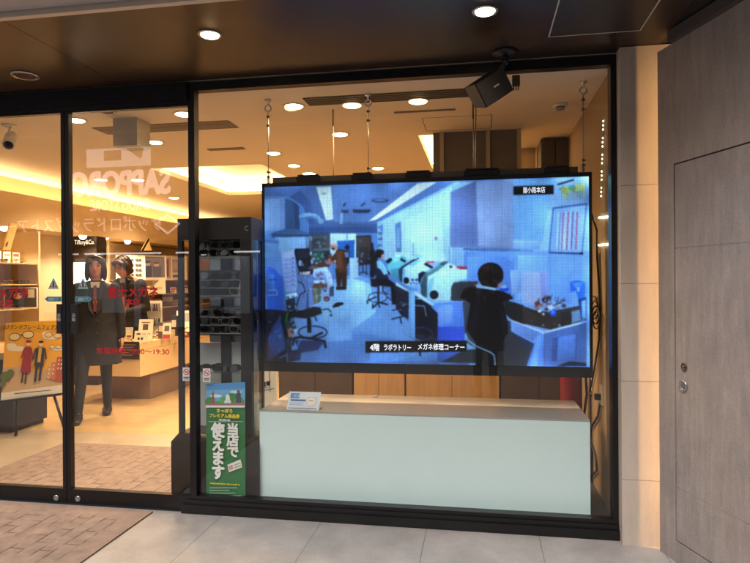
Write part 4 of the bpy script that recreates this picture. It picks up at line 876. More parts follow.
YP = .02
def pp_(p, k): 
    q_ = PY(p[0], p[1], YP); return Vector((q_.x, YP-k, q_.z))
gp = empty('poster', PY(225, 500, YP), 'tall green shop voucher poster stuck inside the window beside the doors', 'poster')
L_, R_, T_, B_, Mid = 206.3, 245.2, 382.5, 502.5, 407
polys = [([(L_, T_+1.5), (R_, T_-.5), (R_+.3, B_+1), (L_, B_-2)], (24, 112, 58)),
         ([(L_, T_+1.5), (R_, T_-.5), (R_, Mid-1), (L_, Mid+.5)], (110, 178, 226)), ([(L_, T_+1.5), (R_, T_-.5), (R_, T_+6), (L_, T_+8)], (78, 150, 215)),
         (oval(216, 396, 6, 1.6), (225, 238, 246)), (oval(236, 392, 6, 1.4), (215, 232, 244)),
         (oval(210, 402, 5, 5), (70, 140, 60)), (oval(218, 404, 4, 3), (95, 165, 70)), (oval(232, 399, 6, 6), (58, 130, 58)), (oval(239, 402, 5.5, 5), (80, 150, 66)), (oval(225, 401, 5, 4.5), (100, 170, 80)),
         ([(212.6, 391), (213.4, 391), (215.2, 403), (210.9, 403)], (150, 90, 80)), (rect(212, 395.5, 214.2, 396.6), (190, 150, 140)),
         (oval(228, 399, 2.2, 5), (235, 245, 248)), (oval(228, 402, 3.4, 3), (220, 238, 245)),
         (oval(238.6, 391.5, 1.5, 1.6), (90, 90, 110)), ([(236.6, 393), (240.6, 393), (241.2, 405), (236.2, 405)], (70, 76, 104)),
         ([(L_, 403.5), (R_, 402.5), (R_, Mid-1), (L_, Mid+.5)], (168, 110, 120)), (rect(L_, 405.3, R_, Mid+.3), (236, 238, 236)),
         (rect(209, 421.2, 243, 421.6), (220, 230, 220)), ([(228, 464.5), (241, 459), (242.7, 467), (229.4, 472)], (232, 232, 225)), ([(229, 466), (233, 464.4), (233.8, 468.5), (230, 470)], (205, 150, 140)), (line((234.5, 465), (241, 462.6), .7), (120, 120, 110)), (line((235, 467.5), (241.5, 465), .7), (120, 120, 110))]
for k in range(4): polys.append((rect(210, 487+2.6*k, (238, 230, 236, 242)[k], 487.8+2.6*k), (150, 195, 165)))
art('printed_sheet', polys, gp, to=pp_)
YEL = mat('poster_yellow', C(238, 214, 40), .6); WHI = mat('poster_white', C(240, 242, 238), .6)
def ptext(nm, body, box, m, bold=.02, gap=1., bothfit=True):
    a, b = pp_((box[0], box[1]), .009), pp_((box[2], box[3]), .009)
    text(nm, body, m, gp, ((a.x+b.x)/2, YP-.0092, (a.z+b.z)/2), b.x-a.x, a.z-b.z, bold=bold, gap=gap)
ptext('poster_text', 'さっぽろ', (217.5, 408.2, 233, 412.4), YEL, .04); ptext('poster_text', 'プレミアム商品券', (210.2, 413.2, 240.2, 418), YEL, .045)
ptext('poster_text', '取扱店', (219.5, 418.7, 231, 420.7), WHI)
ptext('poster_heading', '当\n店\nで', (227.5, 423, 239, 456.5), WHI, .045, .92); ptext('poster_heading', '使\nえ\nま\nす', (212, 422.5, 225.2, 478.5), WHI, .05, .92)
ptext('poster_text', '令和2年3月31日(火)まで', (210.5, 482, 240.5, 485.4), YEL, .03)

# ================================================================== EYEWEAR
FRAMES = [mat('frame_black', C(22, 20, 20), .25), mat('frame_brown', C(92, 52, 32), .3), mat('frame_gold', C(190, 150, 80), .25, .9), mat('frame_grey', C(110, 110, 112), .3, .5)]
CLEAR = glass_mat('clear_lens', (.95, .96, .95), .05)
def lens_outline(cx, s, k=0.0, n=14):
    pts = []
    for i in range(n):
        t = 2*math.pi*i/n; c_, s_ = math.cos(t), math.sin(t)
        x = .026*math.copysign(abs(c_)**.7, c_); z = .020*math.copysign(abs(s_)**.7, s_)
        pts.append((cx+x*(1+.10*(s_ > 0)), s+z+(.003*c_*math.copysign(1, cx))))
    return pts
def make_glasses(fm, lm, simple=False):
    e = empty('eyeglasses', (0, 0, 0))
    q = MB()
    for cx in (-.034, .034): q.tube([(x, 0, z+.022) for x, z in lens_outline(cx, 0)], .0032, n=5, closed=True)
    q.tube([(-.009, 0, .030), (0, -.003, .033), (.009, 0, .030)], .0026, n=5)
    if simple:
        for sx in (-1, 1): q.tube([(sx*.064, 0, .03), (sx*.068, .01, .03), (sx*.064, .12, .022)], .0026, n=5)
        for cx in (-.034, .034): q.face([(x, .001, z+.022) for x, z in lens_outline(cx, 0)], 1)
        o = q.build('eyeglasses', [fm, lm], origin=(0,0,0)); bpy.data.objects.remove(e); return o
    q.build('frame', fm, e)
    for cx in (-.034, .034):
        q = MB(); q.face([(x, .001, z+.022) for x, z in lens_outline(cx, 0)]); q.build('lens', lm, e)
    for sx in (-1, 1):
        q = MB(); q.tube([(sx*.064, 0, .030), (sx*.068, .012, .030), (sx*.066, .09, .028), (sx*.062, .128, .006)], [.0034, .003, .0026, .003], n=5); q.build('temple', fm, e)
    return e
MLENS = mat('mirrored_lens', C(120, 122, 126), .12, 1.0)
protos = [make_glasses(FRAMES[0], LENS), make_glasses(FRAMES[0], MLENS), make_glasses(FRAMES[3], MLENS)]
simple = [make_glasses(FRAMES[0], CLEAR, True), make_glasses(FRAMES[1], CLEAR, True), make_glasses(FRAMES[2], CLEAR, True), make_glasses(FRAMES[0], LENS, True)]
used = set()
ORD = ['first', 'second', 'third', 'fourth', 'fifth', 'sixth', 'seventh', 'eighth', 'ninth']
def place(pool, k, loc, rz, label, group, cat='eyeglasses', tilt=0):
    pr = pool[k % len(pool)]
    o = pr if pr.name not in used else copy_tree(pr)
    used.add(pr.name)
    o.location = loc; o.rotation_euler = (tilt, 0, rz)
    return tag(o, label, cat, group)

# ---- black display cabinet behind the fixed pane left of the screen
CX0, CX1, CY0, CY1, CT = -1.86, -1.375, .075, .29, 1.79
cb = empty('display_cabinet', ((CX0+CX1)/2, (CY0+CY1)/2, 0), 'tall black glass display cabinet of sunglasses left of the screen', 'display cabinet')
q = MB()
q.box(CX0, CX1, CY0, CY1, 1.655, CT); q.build('top_panel', DARK, cb, bevel=.018)
q = MB()
pw = .072
for xa, xb, ya, yb in ((CX0, CX0+.03, CY0, CY0+.03), (CX1-pw, CX1, CY0, CY0+.03), (CX0, CX0+.03, CY1-.03, CY1), (CX1-.03, CX1, CY1-.03, CY1)):
    q.box(xa, xb, ya, yb, .45, 1.654)
q.build('frame', DARK, cb)
q = MB(); q.loft([[(CX0-a, CY0-a*.6, z), (CX1+a, CY0-a*.6, z), (CX1+a, CY1, z), (CX0-a, CY1, z)] for a, z in ((.04, .002), (.04, .40), (0, .449))]); q.build('plinth', DARK, cb)
q = MB(); q.box(CX0+.12, CX1-.04, CY1-.02, CY1-.012, 1.0, 1.654); q.build('mirror_back', mat('mirror_back', C(150, 150, 150), .12, 1.0, var=.05), cb)
q = MB(); q.box(CX0+.2, CX0+.27, CY1-.028, CY1-.021, .451, 1.654); q.build('back_upright', mat('upright_grey', C(60, 62, 66), .5), cb)
q = MB(); q.box(CX1-.010, CX1-.004, CY0+.031, CY1-.031, .451, 1.654); q.build('side_pane', SHELFGLASS, cb)
q = MB(); q.box(CX0+.04, CX1-.04, CY1-.02, CY1-.012, .452, .998); q.build('white_back', mat('cabinet_white', C(215, 217, 218), .5), cb)
LOGO = text('emblem', 'C', mat('emblem_silver', C(170, 170, 172), .3, .8), cb, (CX1-.03, CY0-.001, 1.72), .022, .03, bold=.02)
rows = [(258.5, 'top'), (297, 'second'), (334, 'third'), (371, 'bottom')]
CARDM = mat('stand_grey', C(120, 120, 122), .4)
for si, (vv, nm) in enumerate(rows):
    zz = PY(220, vv, CY0+.1).z
    q = MB(); q.box(CX0+.032, CX1-.032, CY0+.035, CY1-.035, zz-.006, zz); q.build('glass_shelf', SHELFGLASS, cb)
    zz += .0012
    if si < 3:
        st = empty('eyewear_stand', ((CX0+CX1)/2-.02, .32, zz), '%s tilted %s eyewear stand on the %s shelf of the black cabinet' % (('uppermost', 'middle', 'lowest')[si], ('grey', 'dark', 'dark')[si], nm), 'eyewear stand', 'tilted stands in the black cabinet')
        q = MB(); ya, yb = .135, .20
        q.hexa([(CX0+.05, ya, zz), (CX1-.08, ya, zz), (CX1-.08, yb+.03, zz), (CX0+.05, yb+.03, zz)], [(CX0+.07, yb, zz+.17), (CX1-.09, yb, zz+.17), (CX1-.09, yb+.01, zz+.17), (CX0+.07, yb+.01, zz+.17)])
        q.build('board', CARDM if si == 0 else DARK, st)
        q = MB()
        for rr in range(3): q.box(CX0+.05, CX1-.08, ya-.012+rr*.018, ya+rr*.018+.010, zz+.004+rr*.05, zz+.009+rr*.05)
        q.build('ledge', mat('ledge_clear', C(150, 152, 152), .3), st)
        k = 0
        for rr in range(3):
            for cc in range(3):
                place(protos, rr+cc+(si*rr) % 2, (CX0+.115+cc*.134+rr*.008*(cc-1), ya-.006+rr*.018, zz+.011+rr*.05), rad(rng.uniform(-14, 14)),
                      '%s glasses in the %s row on the %s shelf stand of the black cabinet' % (('left', 'middle', 'right')[cc], ('front', 'middle', 'back')[rr], nm), 'glasses in the black display cabinet')
    else:
        for cc in range(5):
            place(protos, (cc % 2), (CX0+.11+cc*.067, .12+.03*((cc*2) % 3), zz+.001), rad(rng.uniform(-30, 30)), '%s thin rimmed glasses from the left on the lowest black cabinet shelf' % ORD[cc], 'glasses in the black display cabinet')
# grey brand cards
for k, (u, v, y_, lab) in enumerate(((203, 253, .13, 'grey folded card standing at the left of the cabinet top shelf'), (243, 294, .13, 'pale folded card standing at the right of the cabinet second shelf'))):
    z_ = PY(220, rows[k][0], CY0+.1).z+.0012; xx = PY(u, v, y_).x
    one('brand_card', mat('card_grey', C(150, 152, 150), .6), lab, 'card', lambda q: q.hexa([(xx-.045, y_, z_), (xx+.045, y_, z_), (xx+.045, y_+.04, z_), (xx-.045, y_+.04, z_)], [(xx-.012, y_+.018, z_+.15), (xx+.02, y_+.018, z_+.15), (xx+.02, y_+.022, z_+.15), (xx-.012, y_+.022, z_+.15)]))
zc_ = PY(220, 334, CY0+.1).z+.0012
one('brand_card', mat('card_tan', C(170, 130, 95), .6), 'small tan card leaning at the left of the cabinet third shelf', 'card', lambda q: q.hexa([(CX0+.05, .11, zc_), (CX0+.10, .11, zc_), (CX0+.10, .14, zc_), (CX0+.05, .14, zc_)], [(CX0+.08, .12, zc_+.07), (CX0+.10, .12, zc_+.07), (CX0+.10, .124, zc_+.07), (CX0+.08, .124, zc_+.07)]))

# ---- white panel with a spectacles emblem between cabinet and plinth
wp = empty('white_panel', (-1.33, .80, 0), 'white panel with a small spectacles drawing between the black cabinet and the plinth', 'panel')
ya = .80
a, b = PY(257, 364, ya), PY(274, 404, ya)
q = MB(); q.box(a.x-.05, b.x+.02, ya, ya+.02, .03, a.z+.02); q.build('sheet', mat('panel_white', C(222, 226, 228), .5, var=.02), wp)
PW = lambda p, k: Vector((PY(p[0], p[1], ya).x, ya-.0008-k, PY(p[0], p[1], ya).z))
art('line_drawing', [(line((258, 391.5), (274, 388.5), .8), (70, 75, 80)), (line((269.2, 364), (270.2, 392), .7), (90, 95, 100)), (oval(264, 384.5, 2.6, 2.3)+oval(264, 384.5, 2.0, 1.7)[::-1], (40, 44, 50)), (oval(268.4, 383.5, 2.0, 2.3)+oval(268.4, 383.5, 1.5, 1.8)[::-1], (40, 44, 50)), (line((261, 383), (271, 381), .7), (40, 44, 50)), (line((262, 388.2), (268, 387), .6), (40, 44, 50))], wp, to=PW)

# ================================================================== RIGHT END OF THE WINDOW BAY
e = empty('fire_extinguisher', (.56, .98, 0), 'dark red fire extinguisher standing behind the right end of the plinth', 'fire extinguisher')
fx, fy = PY(571, 380, .95).x, .95; e.location = (fx, fy, 0)
q = MB(); q.lathe([(0, .002), (.07, .002), (.074, .02), (.074, .44), (.06, .50), (.025, .53), (.022, .55), (0, .55)], (fx, fy, .28), n=24); q.build('cylinder', mat('extinguisher_red', C(112, 18, 20), .3, var=.05), e)
q = MB(); q.cyl((fx, fy, .83), (fx, fy, .87), .02); q.box(fx-.012, fx+.012, fy-.10, fy+.02, .865, .875); q.box(fx-.010, fx+.010, fy-.12, fy+.01, .885, .893); q.build('valve', DARK, e)
q = MB(); q.tube([(fx+.02, fy-.02, .85), (fx+.09, fy-.03, .82), (fx+.10, fy-.03, .6), (fx+.08, fy-.03, .45)], .009); q.build('hose', DARK, e)
q = MB(); q.box(fx-.10, fx+.10, fy-.10, fy+.10, .002, .279); q.build('stand', DARK, e)
SIDEX = .755
def sidepts(*uv): return [PX(u, v, SIDEX-.012) for u, v in uv]
one('power_cable', DARK, 'black power cable looping down the side wall from the screen', 'cable', lambda q: (q.tube([(SX1+.0, YT+.09, 1.9), (SX1+.06, YT+.08, 1.7)] + sidepts((597, 258), (600, 300), (599, 340), (594, 372), (590, 392)) , .006), q.tube(sidepts((600, 404), (598, 416), (592, 426), (590, 440), (595, 455), (597, 470), (592, 476)), .007)))
one('cable_bundle', mat('cable_brown', C(70, 52, 36), .6), 'coiled bundle of cables on the side wall beside the lower right screen corner', 'cable', lambda q: [q.tube([PX(594+3.4*math.cos(t)+k*.8, 305+k*5+9*math.sin(t), SIDEX-.015-.006*k) for t in [2*math.pi*i/16 for i in range(16)]], .0045, closed=True, n=6) for k in range(4)])
one('steel_pipe', mat('pipe_steel', C(160, 156, 150), .3, .9), 'thin steel pipe rising beside the fire extinguisher', 'pipe', lambda q: (q.cyl((fx+.135, fy-.05, .002), (fx+.135, fy-.05, .83), .012), q.cyl((fx+.135, fy-.05, .6), (fx+.135, fy-.05, .63), .02), q.ell((fx+.135, fy-.05, .84), .022)))
oc = PX(602, 395, SIDEX-.001); e = empty('power_outlet', oc, 'pale power outlet with a plug on the side wall right of the plinth', 'power outlet')
q = MB(); q.box(SIDEX-.010, SIDEX-.001, oc.y-.035, oc.y+.035, oc.z-.06, oc.z+.06); q.build('cover_plate', mat('outlet_beige', C(205, 195, 175), .5), e, bevel=.003)
q = MB(); q.box(SIDEX-.045, SIDEX-.0105, oc.y-.016, oc.y+.016, oc.z-.03, oc.z+.006); q.build('plug', DARK, e, bevel=.003)
one('wall_panel', mat('panel_grey', C(92, 86, 80), .45, var=.1, vscale=8), 'grey lower panel on the side wall next to the right window jamb', 'panel', lambda q: q.box(SIDEX-.008, SIDEX-.001, .062, .17, .02, 1.80), bevel=.001)
one('bay_floor', mat('bay_grey', C(58, 55, 52), .5, var=.12, vscale=9), 'dark grey floor board of the window bay round the mint plinth', 'floor board', lambda q: q.box(-1.36, SIDEX-.002, .065, 1.35, .001, .011))
# glowing beads and bars imitate the arcade mirrored in the side glass
REFLM = mat('reflection_glow', (1, 1, .9, 1), .5, emit=5, emcol=(1, 1, .86, 1))
ls = empty('reflection_dots', PX(602, 160, SIDEX-.004), 'vertical strip of tiny glowing dots imitating a reflection high beside the window frame', 'imitated reflection')
pa, pb = PX(603.6, 121, SIDEX-.004), PX(601.4, 196, SIDEX-.004)
q = MB(); q.hexa([(SIDEX-.003, pb.y-.008, pb.z), (SIDEX-.001, pb.y-.008, pb.z), (SIDEX-.001, pb.y+.008, pb.z), (SIDEX-.003, pb.y+.008, pb.z)], [(SIDEX-.003, pa.y-.008, pa.z), (SIDEX-.001, pa.y-.008, pa.z), (SIDEX-.001, pa.y+.008, pa.z), (SIDEX-.003, pa.y+.008, pa.z)]); q.build('backing', mat('reflection_backing', C(150, 150, 70), .5), ls)
for i in range(19):
    if i % 4 == 3: continue
    p = pa.lerp(pb, i/18); q = MB(); q.ell((SIDEX-.0065, p.y, p.z), .0035, .007, .006, n=8, m=5); q.build('lamp', REFLM, ls)
for v, lab in ((217, 'upper short white bar imitating a reflection below the glowing dots'), (244.5, 'lower short white bar imitating a reflection below the glowing dots')):  # two glowing bars added in place of mirrored street lines
    a, b = PX(599.6, v+.6, SIDEX-.004), PX(609, v-.2, SIDEX-.004)
    one('reflection_bar', REFLM, lab, 'light bar', lambda q: q.tube([(SIDEX-.008, a.y, a.z), (SIDEX-.008, b.y, b.z)], .006), 'short bars imitating a reflection on the side wall')

# ================================================================== MIDDLE OF THE SHOP behind the screen
for x0, x1, lab, m in ((-1.66, -1.03, 'dark low cabinet behind the left end of the plinth', mat('dark_wood', C(70, 52, 40), .5, var=.15, vscale=6)), (-1.02, -.60, 'orange veneer low cabinet left of the middle, behind the plinth', WOODM), (-.59, .15, 'orange veneer low cabinet with a split front behind the middle of the plinth', WOODM), (.16, .74, 'dark low cabinet behind the right end of the plinth', MATS['dark_wood'])):
    e = empty('low_cabinet', ((x0+x1)/2, 1.6, 0), lab, 'cabinet', 'low cabinets behind the screen')
    q = MB(); q.box(x0, x1, 1.42, 1.85, .06, .98); q.box(x0+.02, x1-.02, 1.46, 1.84, .002, .06); q.build('carcass', m, e)
    xm = (x0+x1)/2
    for xa, xb in ((x0+.004, xm-.002), (xm+.002, x1-.004)):
        q = MB(); q.box(xa, xb, 1.40, 1.4185, .08, .96); d_ = q.build('door', m, e)
        q = MB(); q.cyl((xb-.03 if xa < xm-.01 else xa+.03, 1.385, .80), (xb-.03 if xa < xm-.01 else xa+.03, 1.385, .90), .006); q.build('handle', SILVER, d_)
# grey partition units standing high behind the screen
PARTM = mat('partition_grey', C(118, 108, 96), .6, var=.06)
a, b = PY(433, 129, 1.56), PY(521, 178, 1.56)
e = empty('partition', ((a.x+b.x)/2, 1.56, 0), 'grey panelled partition with pale uprights showing above the screen behind the loudspeaker', 'partition')
q = MB(); q.box(a.x, b.x, 1.56, 1.60, .99, a.z); q.build('panel', PARTM, e)
for u in (442, 488, 519):
    x = PY(u, 150, 1.56).x; q = MB(); q.box(x-.016, x+.016, 1.535, 1.559, .99, a.z); q.build('upright', mat('upright_pale', C(188, 170, 140), .6), e)
q = MB(); q.box(a.x-.005, b.x+.005, 1.53, 1.61, a.z+.0005, a.z+.015); q.build('cornice', PARTM, e)
a, b = PY(541, 139, 1.90), PY(584, 178, 1.90)
e = empty('tall_cabinet', ((a.x+b.x)/2, 2.0, 0), 'dark grey tall cabinet with grooved doors above the right end of the screen', 'cabinet')
q = MB(); q.box(a.x, b.x, 1.92, 2.3, .003, a.z); q.build('carcass', mat('cabinet_grey', C(84, 78, 70), .55, var=.06), e)
for i in range(3):
    w3 = (b.x-a.x)/3; q = MB(); q.box(a.x+i*w3+.006, a.x+(i+1)*w3-.006, 1.90, 1.9185, .05, a.z-.02); q.build('door', MATS['cabinet_grey'], e)
a = PY(521, 140, 2.3); b = PY(536, 175, 2.3)
one('lamp_shade_panel', mat('tapered_beige', C(205, 180, 145), .6), 'beige tapering panel between the grey partition and the dark tall cabinet', 'panel', lambda q: q.hexa([(a.x, 2.3, .003), (b.x-.06, 2.3, .003), (b.x-.06, 2.38, .003), (a.x, 2.38, .003)], [(a.x, 2.3, a.z), (b.x, 2.3, a.z), (b.x, 2.38, a.z), (a.x, 2.38, a.z)]))

# ================================================================== LEFT WALL SHELVES
BACKM = mat('shelf_back', C(216, 196, 160), .6, var=.04, vscale=4)
def shelf_unit(lab, y0, y1, zs):
    e = empty('wall_shelf', (-5.35, (y0+y1)/2, 0), lab, 'wall shelf', 'shelves along the left wall')
    q = MB(); q.box(-5.595, -5.57, y0, y1, .003, 2.0); q.build('back_panel', BACKM, e)
    q = MB(); q.box(-5.569, -5.12, y0, y0+.03, .003, 2.0); q.box(-5.569, -5.12, y1-.03, y1, .003, 2.0); q.build('side_panel', BACKM, e)
    q = MB(); q.box(-5.569, -5.05, y0+.031, y1-.031, .003, .72); q.build('base_cabinet', mat('cream_laminate', C(222, 196, 150), .4, var=.04), e)
    for z in zs:
        q = MB(); q.box(-5.569, -5.14, y0+.031, y1-.031, z-.012, z); q.build('shelf_board', mat('shelf_board', C(208, 178, 130), .35), e)
    return e
def shz(v, y): return PX(0, 0, -5.2).z if False else 1.395 + (280.5-v)*(y+3.458)/607*1.0
ZA, ZB, ZC = 1.43, 1.20, .98
shelf_unit('wall shelf of spectacles seen through the left glass door', .35, 2.95, (1.62, 1.38, 1.10))
shelf_unit('wall shelf of framed posters seen through the right glass door', 4.28, 9.1, (ZA, ZB, ZC))
# spectacles on the left unit, resting on its boards
k = 0
for zi, (z, nm, ys, xo) in enumerate(((1.62, 'top', (2.20, 2.34, 2.48, 2.62, 2.76), -5.22), (1.38, 'middle', (2.16, 2.29, 2.42, 2.55, 2.68, 2.80), -5.22), (1.10, 'low', (2.2, 2.36, 2.52, 2.70), -5.22))):
    for j, y in enumerate(ys):
        place(simple, (0, 1, 3, 1, 2, 0)[(j+zi) % 6], (xo, y, z+.001), rad(62+rng.uniform(-8, 8)), '%s glasses from the left on the %s board of the left door shelf' % (ORD[j], nm), 'glasses on the left wall shelf')
# picture cards
def standing_card(lab, u, v, w_, h_, x, polys, depth=.012, z=None, rz=rad(38), cat='framed picture', name='picture_frame', frame=None, lean=.12):
    """a card or framed print standing on a shelf: a thin box with its printed face"""
    p = PX(u, v, x)
    if z is not None: p.z = z
    e = empty(name, p, lab, cat)
    e.rotation_euler = (0, 0, rz)
    q = MB(); q.hexa([(-w_/2, 0, .001), (w_/2, 0, .001), (w_/2, depth, .001), (-w_/2, depth, .001)], [(-w_/2, h_*lean, h_), (w_/2, h_*lean, h_), (w_/2, h_*lean+depth, h_), (-w_/2, h_*lean+depth, h_)])
    off = Vector(p); 
    q.bm.transform(Matrix.Translation(off)); q.build('frame', frame or mat('frame_white', C(228, 222, 210), .5), e)
    def to(pt, kk): return off + Vector((-w_/2+pt[0]*w_, h_*lean*pt[1]-.0012-kk*2, .001+pt[1]*h_))
    art('print', polys, e, to=to)
    return e
PHOTO = lambda bgc, a, b: [(rect(.06, .05, .94, .95), bgc), (oval(.36, .66, .10, .09), (200, 160, 130)), (rect(.22, .08, .5, .57), a), (oval(.66, .62, .09, .08), (205, 165, 135)), (rect(.54, .08, .82, .53), b), (oval(.36, .73, .11, .06), (50, 35, 28)), (oval(.66, .69, .10, .05), (80, 55, 35))]
standing_card('dark photograph of a couple standing on the top board of the right shelf', 152, 277, .46, .40, -5.25, PHOTO((110, 96, 84), (40, 40, 52), (70, 66, 70)), z=ZA)
standing_card('framed portrait with pale mount standing on the top shelf beside the couple photograph', 164, 277, .28, .40, -5.22, [(rect(.08, .06, .92, .94), (190, 140, 90)), (rect(.2, .14, .8, .86), (120, 76, 52)), (oval(.5, .6, .18, .16), (205, 165, 130)), (rect(.3, .14, .7, .44), (60, 44, 44))], z=ZA)
standing_card('white framed print leaning at the right end of the top shelf', 175, 277, .42, .42, -5.2, [(rect(.06, .05, .94, .95), (236, 226, 204)), (rect(.16, .3, .84, .84), (170, 165, 150)), (oval(.5, .6, .22, .16), (208, 180, 150)), (rect(.2, .1, .8, .2), (90, 84, 80))], z=ZA)
standing_card('white display card with rows of little spectacles on the top board of the right shelf', 131, 277, .42, .38, -5.25, [(rect(.03, .03, .97, .97), (205, 200, 186))] + [(oval(.24+.26*i+dx, .2+.2*j, .055, .05), (60, 52, 50)) for i in range(3) for j in range(4) for dx in (-.055, .055)], z=ZA, name='display_card', cat='display card')
standing_card('white tilted card with small print beside the glasses on the second board', 153, 294, .40, .27, -5.2, [(rect(.03, .05, .97, .95), (238, 228, 200)), (rect(.12, .56, .5, .82), (200, 180, 150)), (rect(.12, .34, .88, .38), (150, 140, 120)), (rect(.12, .24, .7, .28), (150, 140, 120))], z=ZB, name='display_card', cat='display card')
standing_card('small dark photo card on the low board of the left door shelf', 21, 308, .34, .24, -5.2, [(rect(.04, .05, .96, .95), (60, 52, 50)), (oval(.4, .6, .12, .16), (200, 160, 130)), (rect(.28, .08, .56, .42), (30, 30, 36)), (rect(.7, .5, .9, .9), (180, 170, 150))], z=1.101, name='photo_card', cat='photo card')
for j in range(6):
    place(simple, (1, 0, 2, 1, 0, 3)[j], (-5.2, 5.9+.25*j, ZB+.001), rad(60+rng.uniform(-8, 8)), '%s glasses from the left on the board behind the counter goods' % ORD[j], 'glasses on the right hand wall shelf')
# hanging banners that slant from the bulkhead
def banner(lab, pts, x, cols, m=None):
    ps = [PX(u, v, x) for u, v in pts]
    e = empty('slanted_banner', ps[-1], lab, 'banner')
    q = MB(); n_ = len(ps); A_ = [q.v(p) for p in ps]; B_ = [q.v(p+Vector((-.02, .0, 0))) for p in ps]
    q.bm.faces.new(A_); q.bm.faces.new(B_[::-1])
    for i in range(n_): q.bm.faces.new((A_[i], A_[(i+1) % n_], B_[(i+1) % n_], B_[i]))
    q.build('board', cols, e); return e
CRM = mat('banner_cream', C(238, 206, 140), .6)
bn = banner('cream slanted sign board hanging below the bulkhead at far left', [(10.5, 223), (18, 224), (10.5, 250), (2.5, 250)], -5.09, CRM)
q = MB(); ps = [PX(u, v, -5.085) for u, v in ((6.2, 243), (8.6, 241), (7.4, 246), (5.4, 247))]; q.face(ps); q.build('print', mat('banner_ink', C(110, 74, 40), .6), bn)
bn = banner('cream triangular banner with a black edge hanging below the bulkhead at the right', [(148, 238), (152, 250.5), (142, 250.5)], -5.09, CRM)
q = MB(); q.face([PX(u, v, -5.084) for u, v in ((148.4, 238), (149.5, 240), (146, 246), (143.5, 251), (141, 251))]); q.build('black_edge', DARK, bn)

# black brand sign over a white lit panel, between the two shelves
bs = empty('brand_sign', (-5.3, 4.0, 0), 'black brand sign with white lettering above a bright white lit panel', 'sign')
X0, X1, YS = PY(71.5, 245, 4.0).x, PY(96.5, 245, 4.0).x, 4.0
zt_, zm_ = PY(84, 229.5, YS).z, PY(84, 262, YS).z
q = MB(); q.box(X0, X1, YS, YS+.22, zm_, min(zt_, 2.015)); q.build('sign_box', mat('sign_black', C(34, 24, 20), .4), bs)
q = MB(); q.box(X0+.01, X1-.01, YS+.01, YS+.21, .8, zm_-.003); q.build('lit_panel', mat('lit_panel', (1, .96, .88, 1), .5, emit=1.15, emcol=(1, .95, .86, 1)), bs)
q = MB(); q.box(X0, X1, YS, YS+.22, .003, .798); q.build('base', MATS['sign_black'], bs)
a, b = PY(74.5, 240, YS), PY(94.5, 245.5, YS)
text('brand_text', 'Tiffany&Co.', mat('sign_white', (1, .96, .9, 1), .5, emit=.8, emcol=(1, .95, .86, 1)), bs, ((a.x+b.x)/2, YS-.001, (a.z+b.z)/2), b.x-a.x, a.z-b.z)

# ================================================================== COUNTER WITH GOODS
LAM = MATS['cream_laminate']
ct = empty('counter', (-4.1, 3.6, 0), 'cream island counter on a recessed brown base behind the right glass door', 'counter')
KX0, KX1, KY0, KY1, KZ0, KZ1 = -4.62, -3.815, 2.90, 5.4, .315, .70
q = MB(); q.box(KX0, KX1, KY0, KY1, KZ0, .612); q.build('body', LAM, ct, bevel=.004)
q = MB(); q.box(KX0, KX1, KY0, KY1, .616, KZ1); q.build('top', LAM, ct, bevel=.004)
q = MB(); q.box(KX0+.2, KX1-.05, KY0+.3, KY1-.2, .002, KZ0-.001); q.build('base', mat('base_brown', C(120, 98, 78), .5, var=.08), ct)
a, b = PY(115, 341.5, 2.89), PY(139.2, 359.5, 2.89)
nb = empty('notice_board', ((a.x+b.x)/2, 2.89, b.z), 'dark brown notice hung on the front of the cream counter', 'notice')
q = MB(); q.box(a.x, b.x, 2.882, 2.898, b.z, a.z); q.build('board', mat('notice_brown', C(52, 34, 28), .45), nb)
PN = lambda p, k: Vector((a.x+p[0]*(b.x-a.x), 2.8812-k, b.z+p[1]*(a.z-b.z)))
art('notice_print', [(rect(.08, y, .08+w_, y+.045), (160, 130, 110)) for y, w_ in ((.80, .8), (.66, .7), (.52, .84), (.36, .5), (.22, .66))], nb, to=PN)

def Q(u, v, y): p = PY(u, v, y); return p
# hanging accessory rack
rk = empty('accessory_rack', (-3.98, 3.75, KZ1), 'white rack of hanging dark glasses cases on the counter', 'rack')
xa, xb = Q(145.5, 310, 3.7).x, Q(160, 310, 3.7).x; zt = Q(150, 301, 3.7).z
q = MB(); q.box(xa, xb, 3.74, 3.76, KZ1+.001, zt); q.box(xa, xb, 3.62, 3.739, KZ1+.001, KZ1+.02); q.build('back_board', mat('rack_white', C(222, 214, 200), .5), rk)
POU = [mat('pouch_navy', C(46, 50, 78), .6), mat('pouch_brown', C(98, 66, 52), .6), mat('pouch_grey', C(132, 126, 128), .6)]
for r_ in range(2):
    for c_ in range(6):
        x = xa+.02+(xb-xa-.04)*c_/5; z = zt-.03-r_*(zt-KZ1)*.42
        q = MB(); q.tube([(x, 3.739, z), (x, 3.70, z)], .003, n=5); q.build('hook', SILVER, rk)
        q = MB(); q.hexa([(x-.011, 3.70, z-.10), (x+.011, 3.70, z-.10), (x+.011, 3.722, z-.10), (x-.011, 3.722, z-.10)], [(x-.009, 3.704, z-.006), (x+.009, 3.704, z-.006), (x+.009, 3.716, z-.006), (x-.009, 3.716, z-.006)])
        tag(q.build('glasses_case', POU[(r_+c_) % 3], bevel=.003), '%s %s glasses case from the left in the %s row of the counter rack' % (ORD[c_], ('navy', 'brown', 'grey')[(r_+c_) % 3], ('upper', 'lower')[r_]), 'glasses case', 'glasses cases hanging on the counter rack')
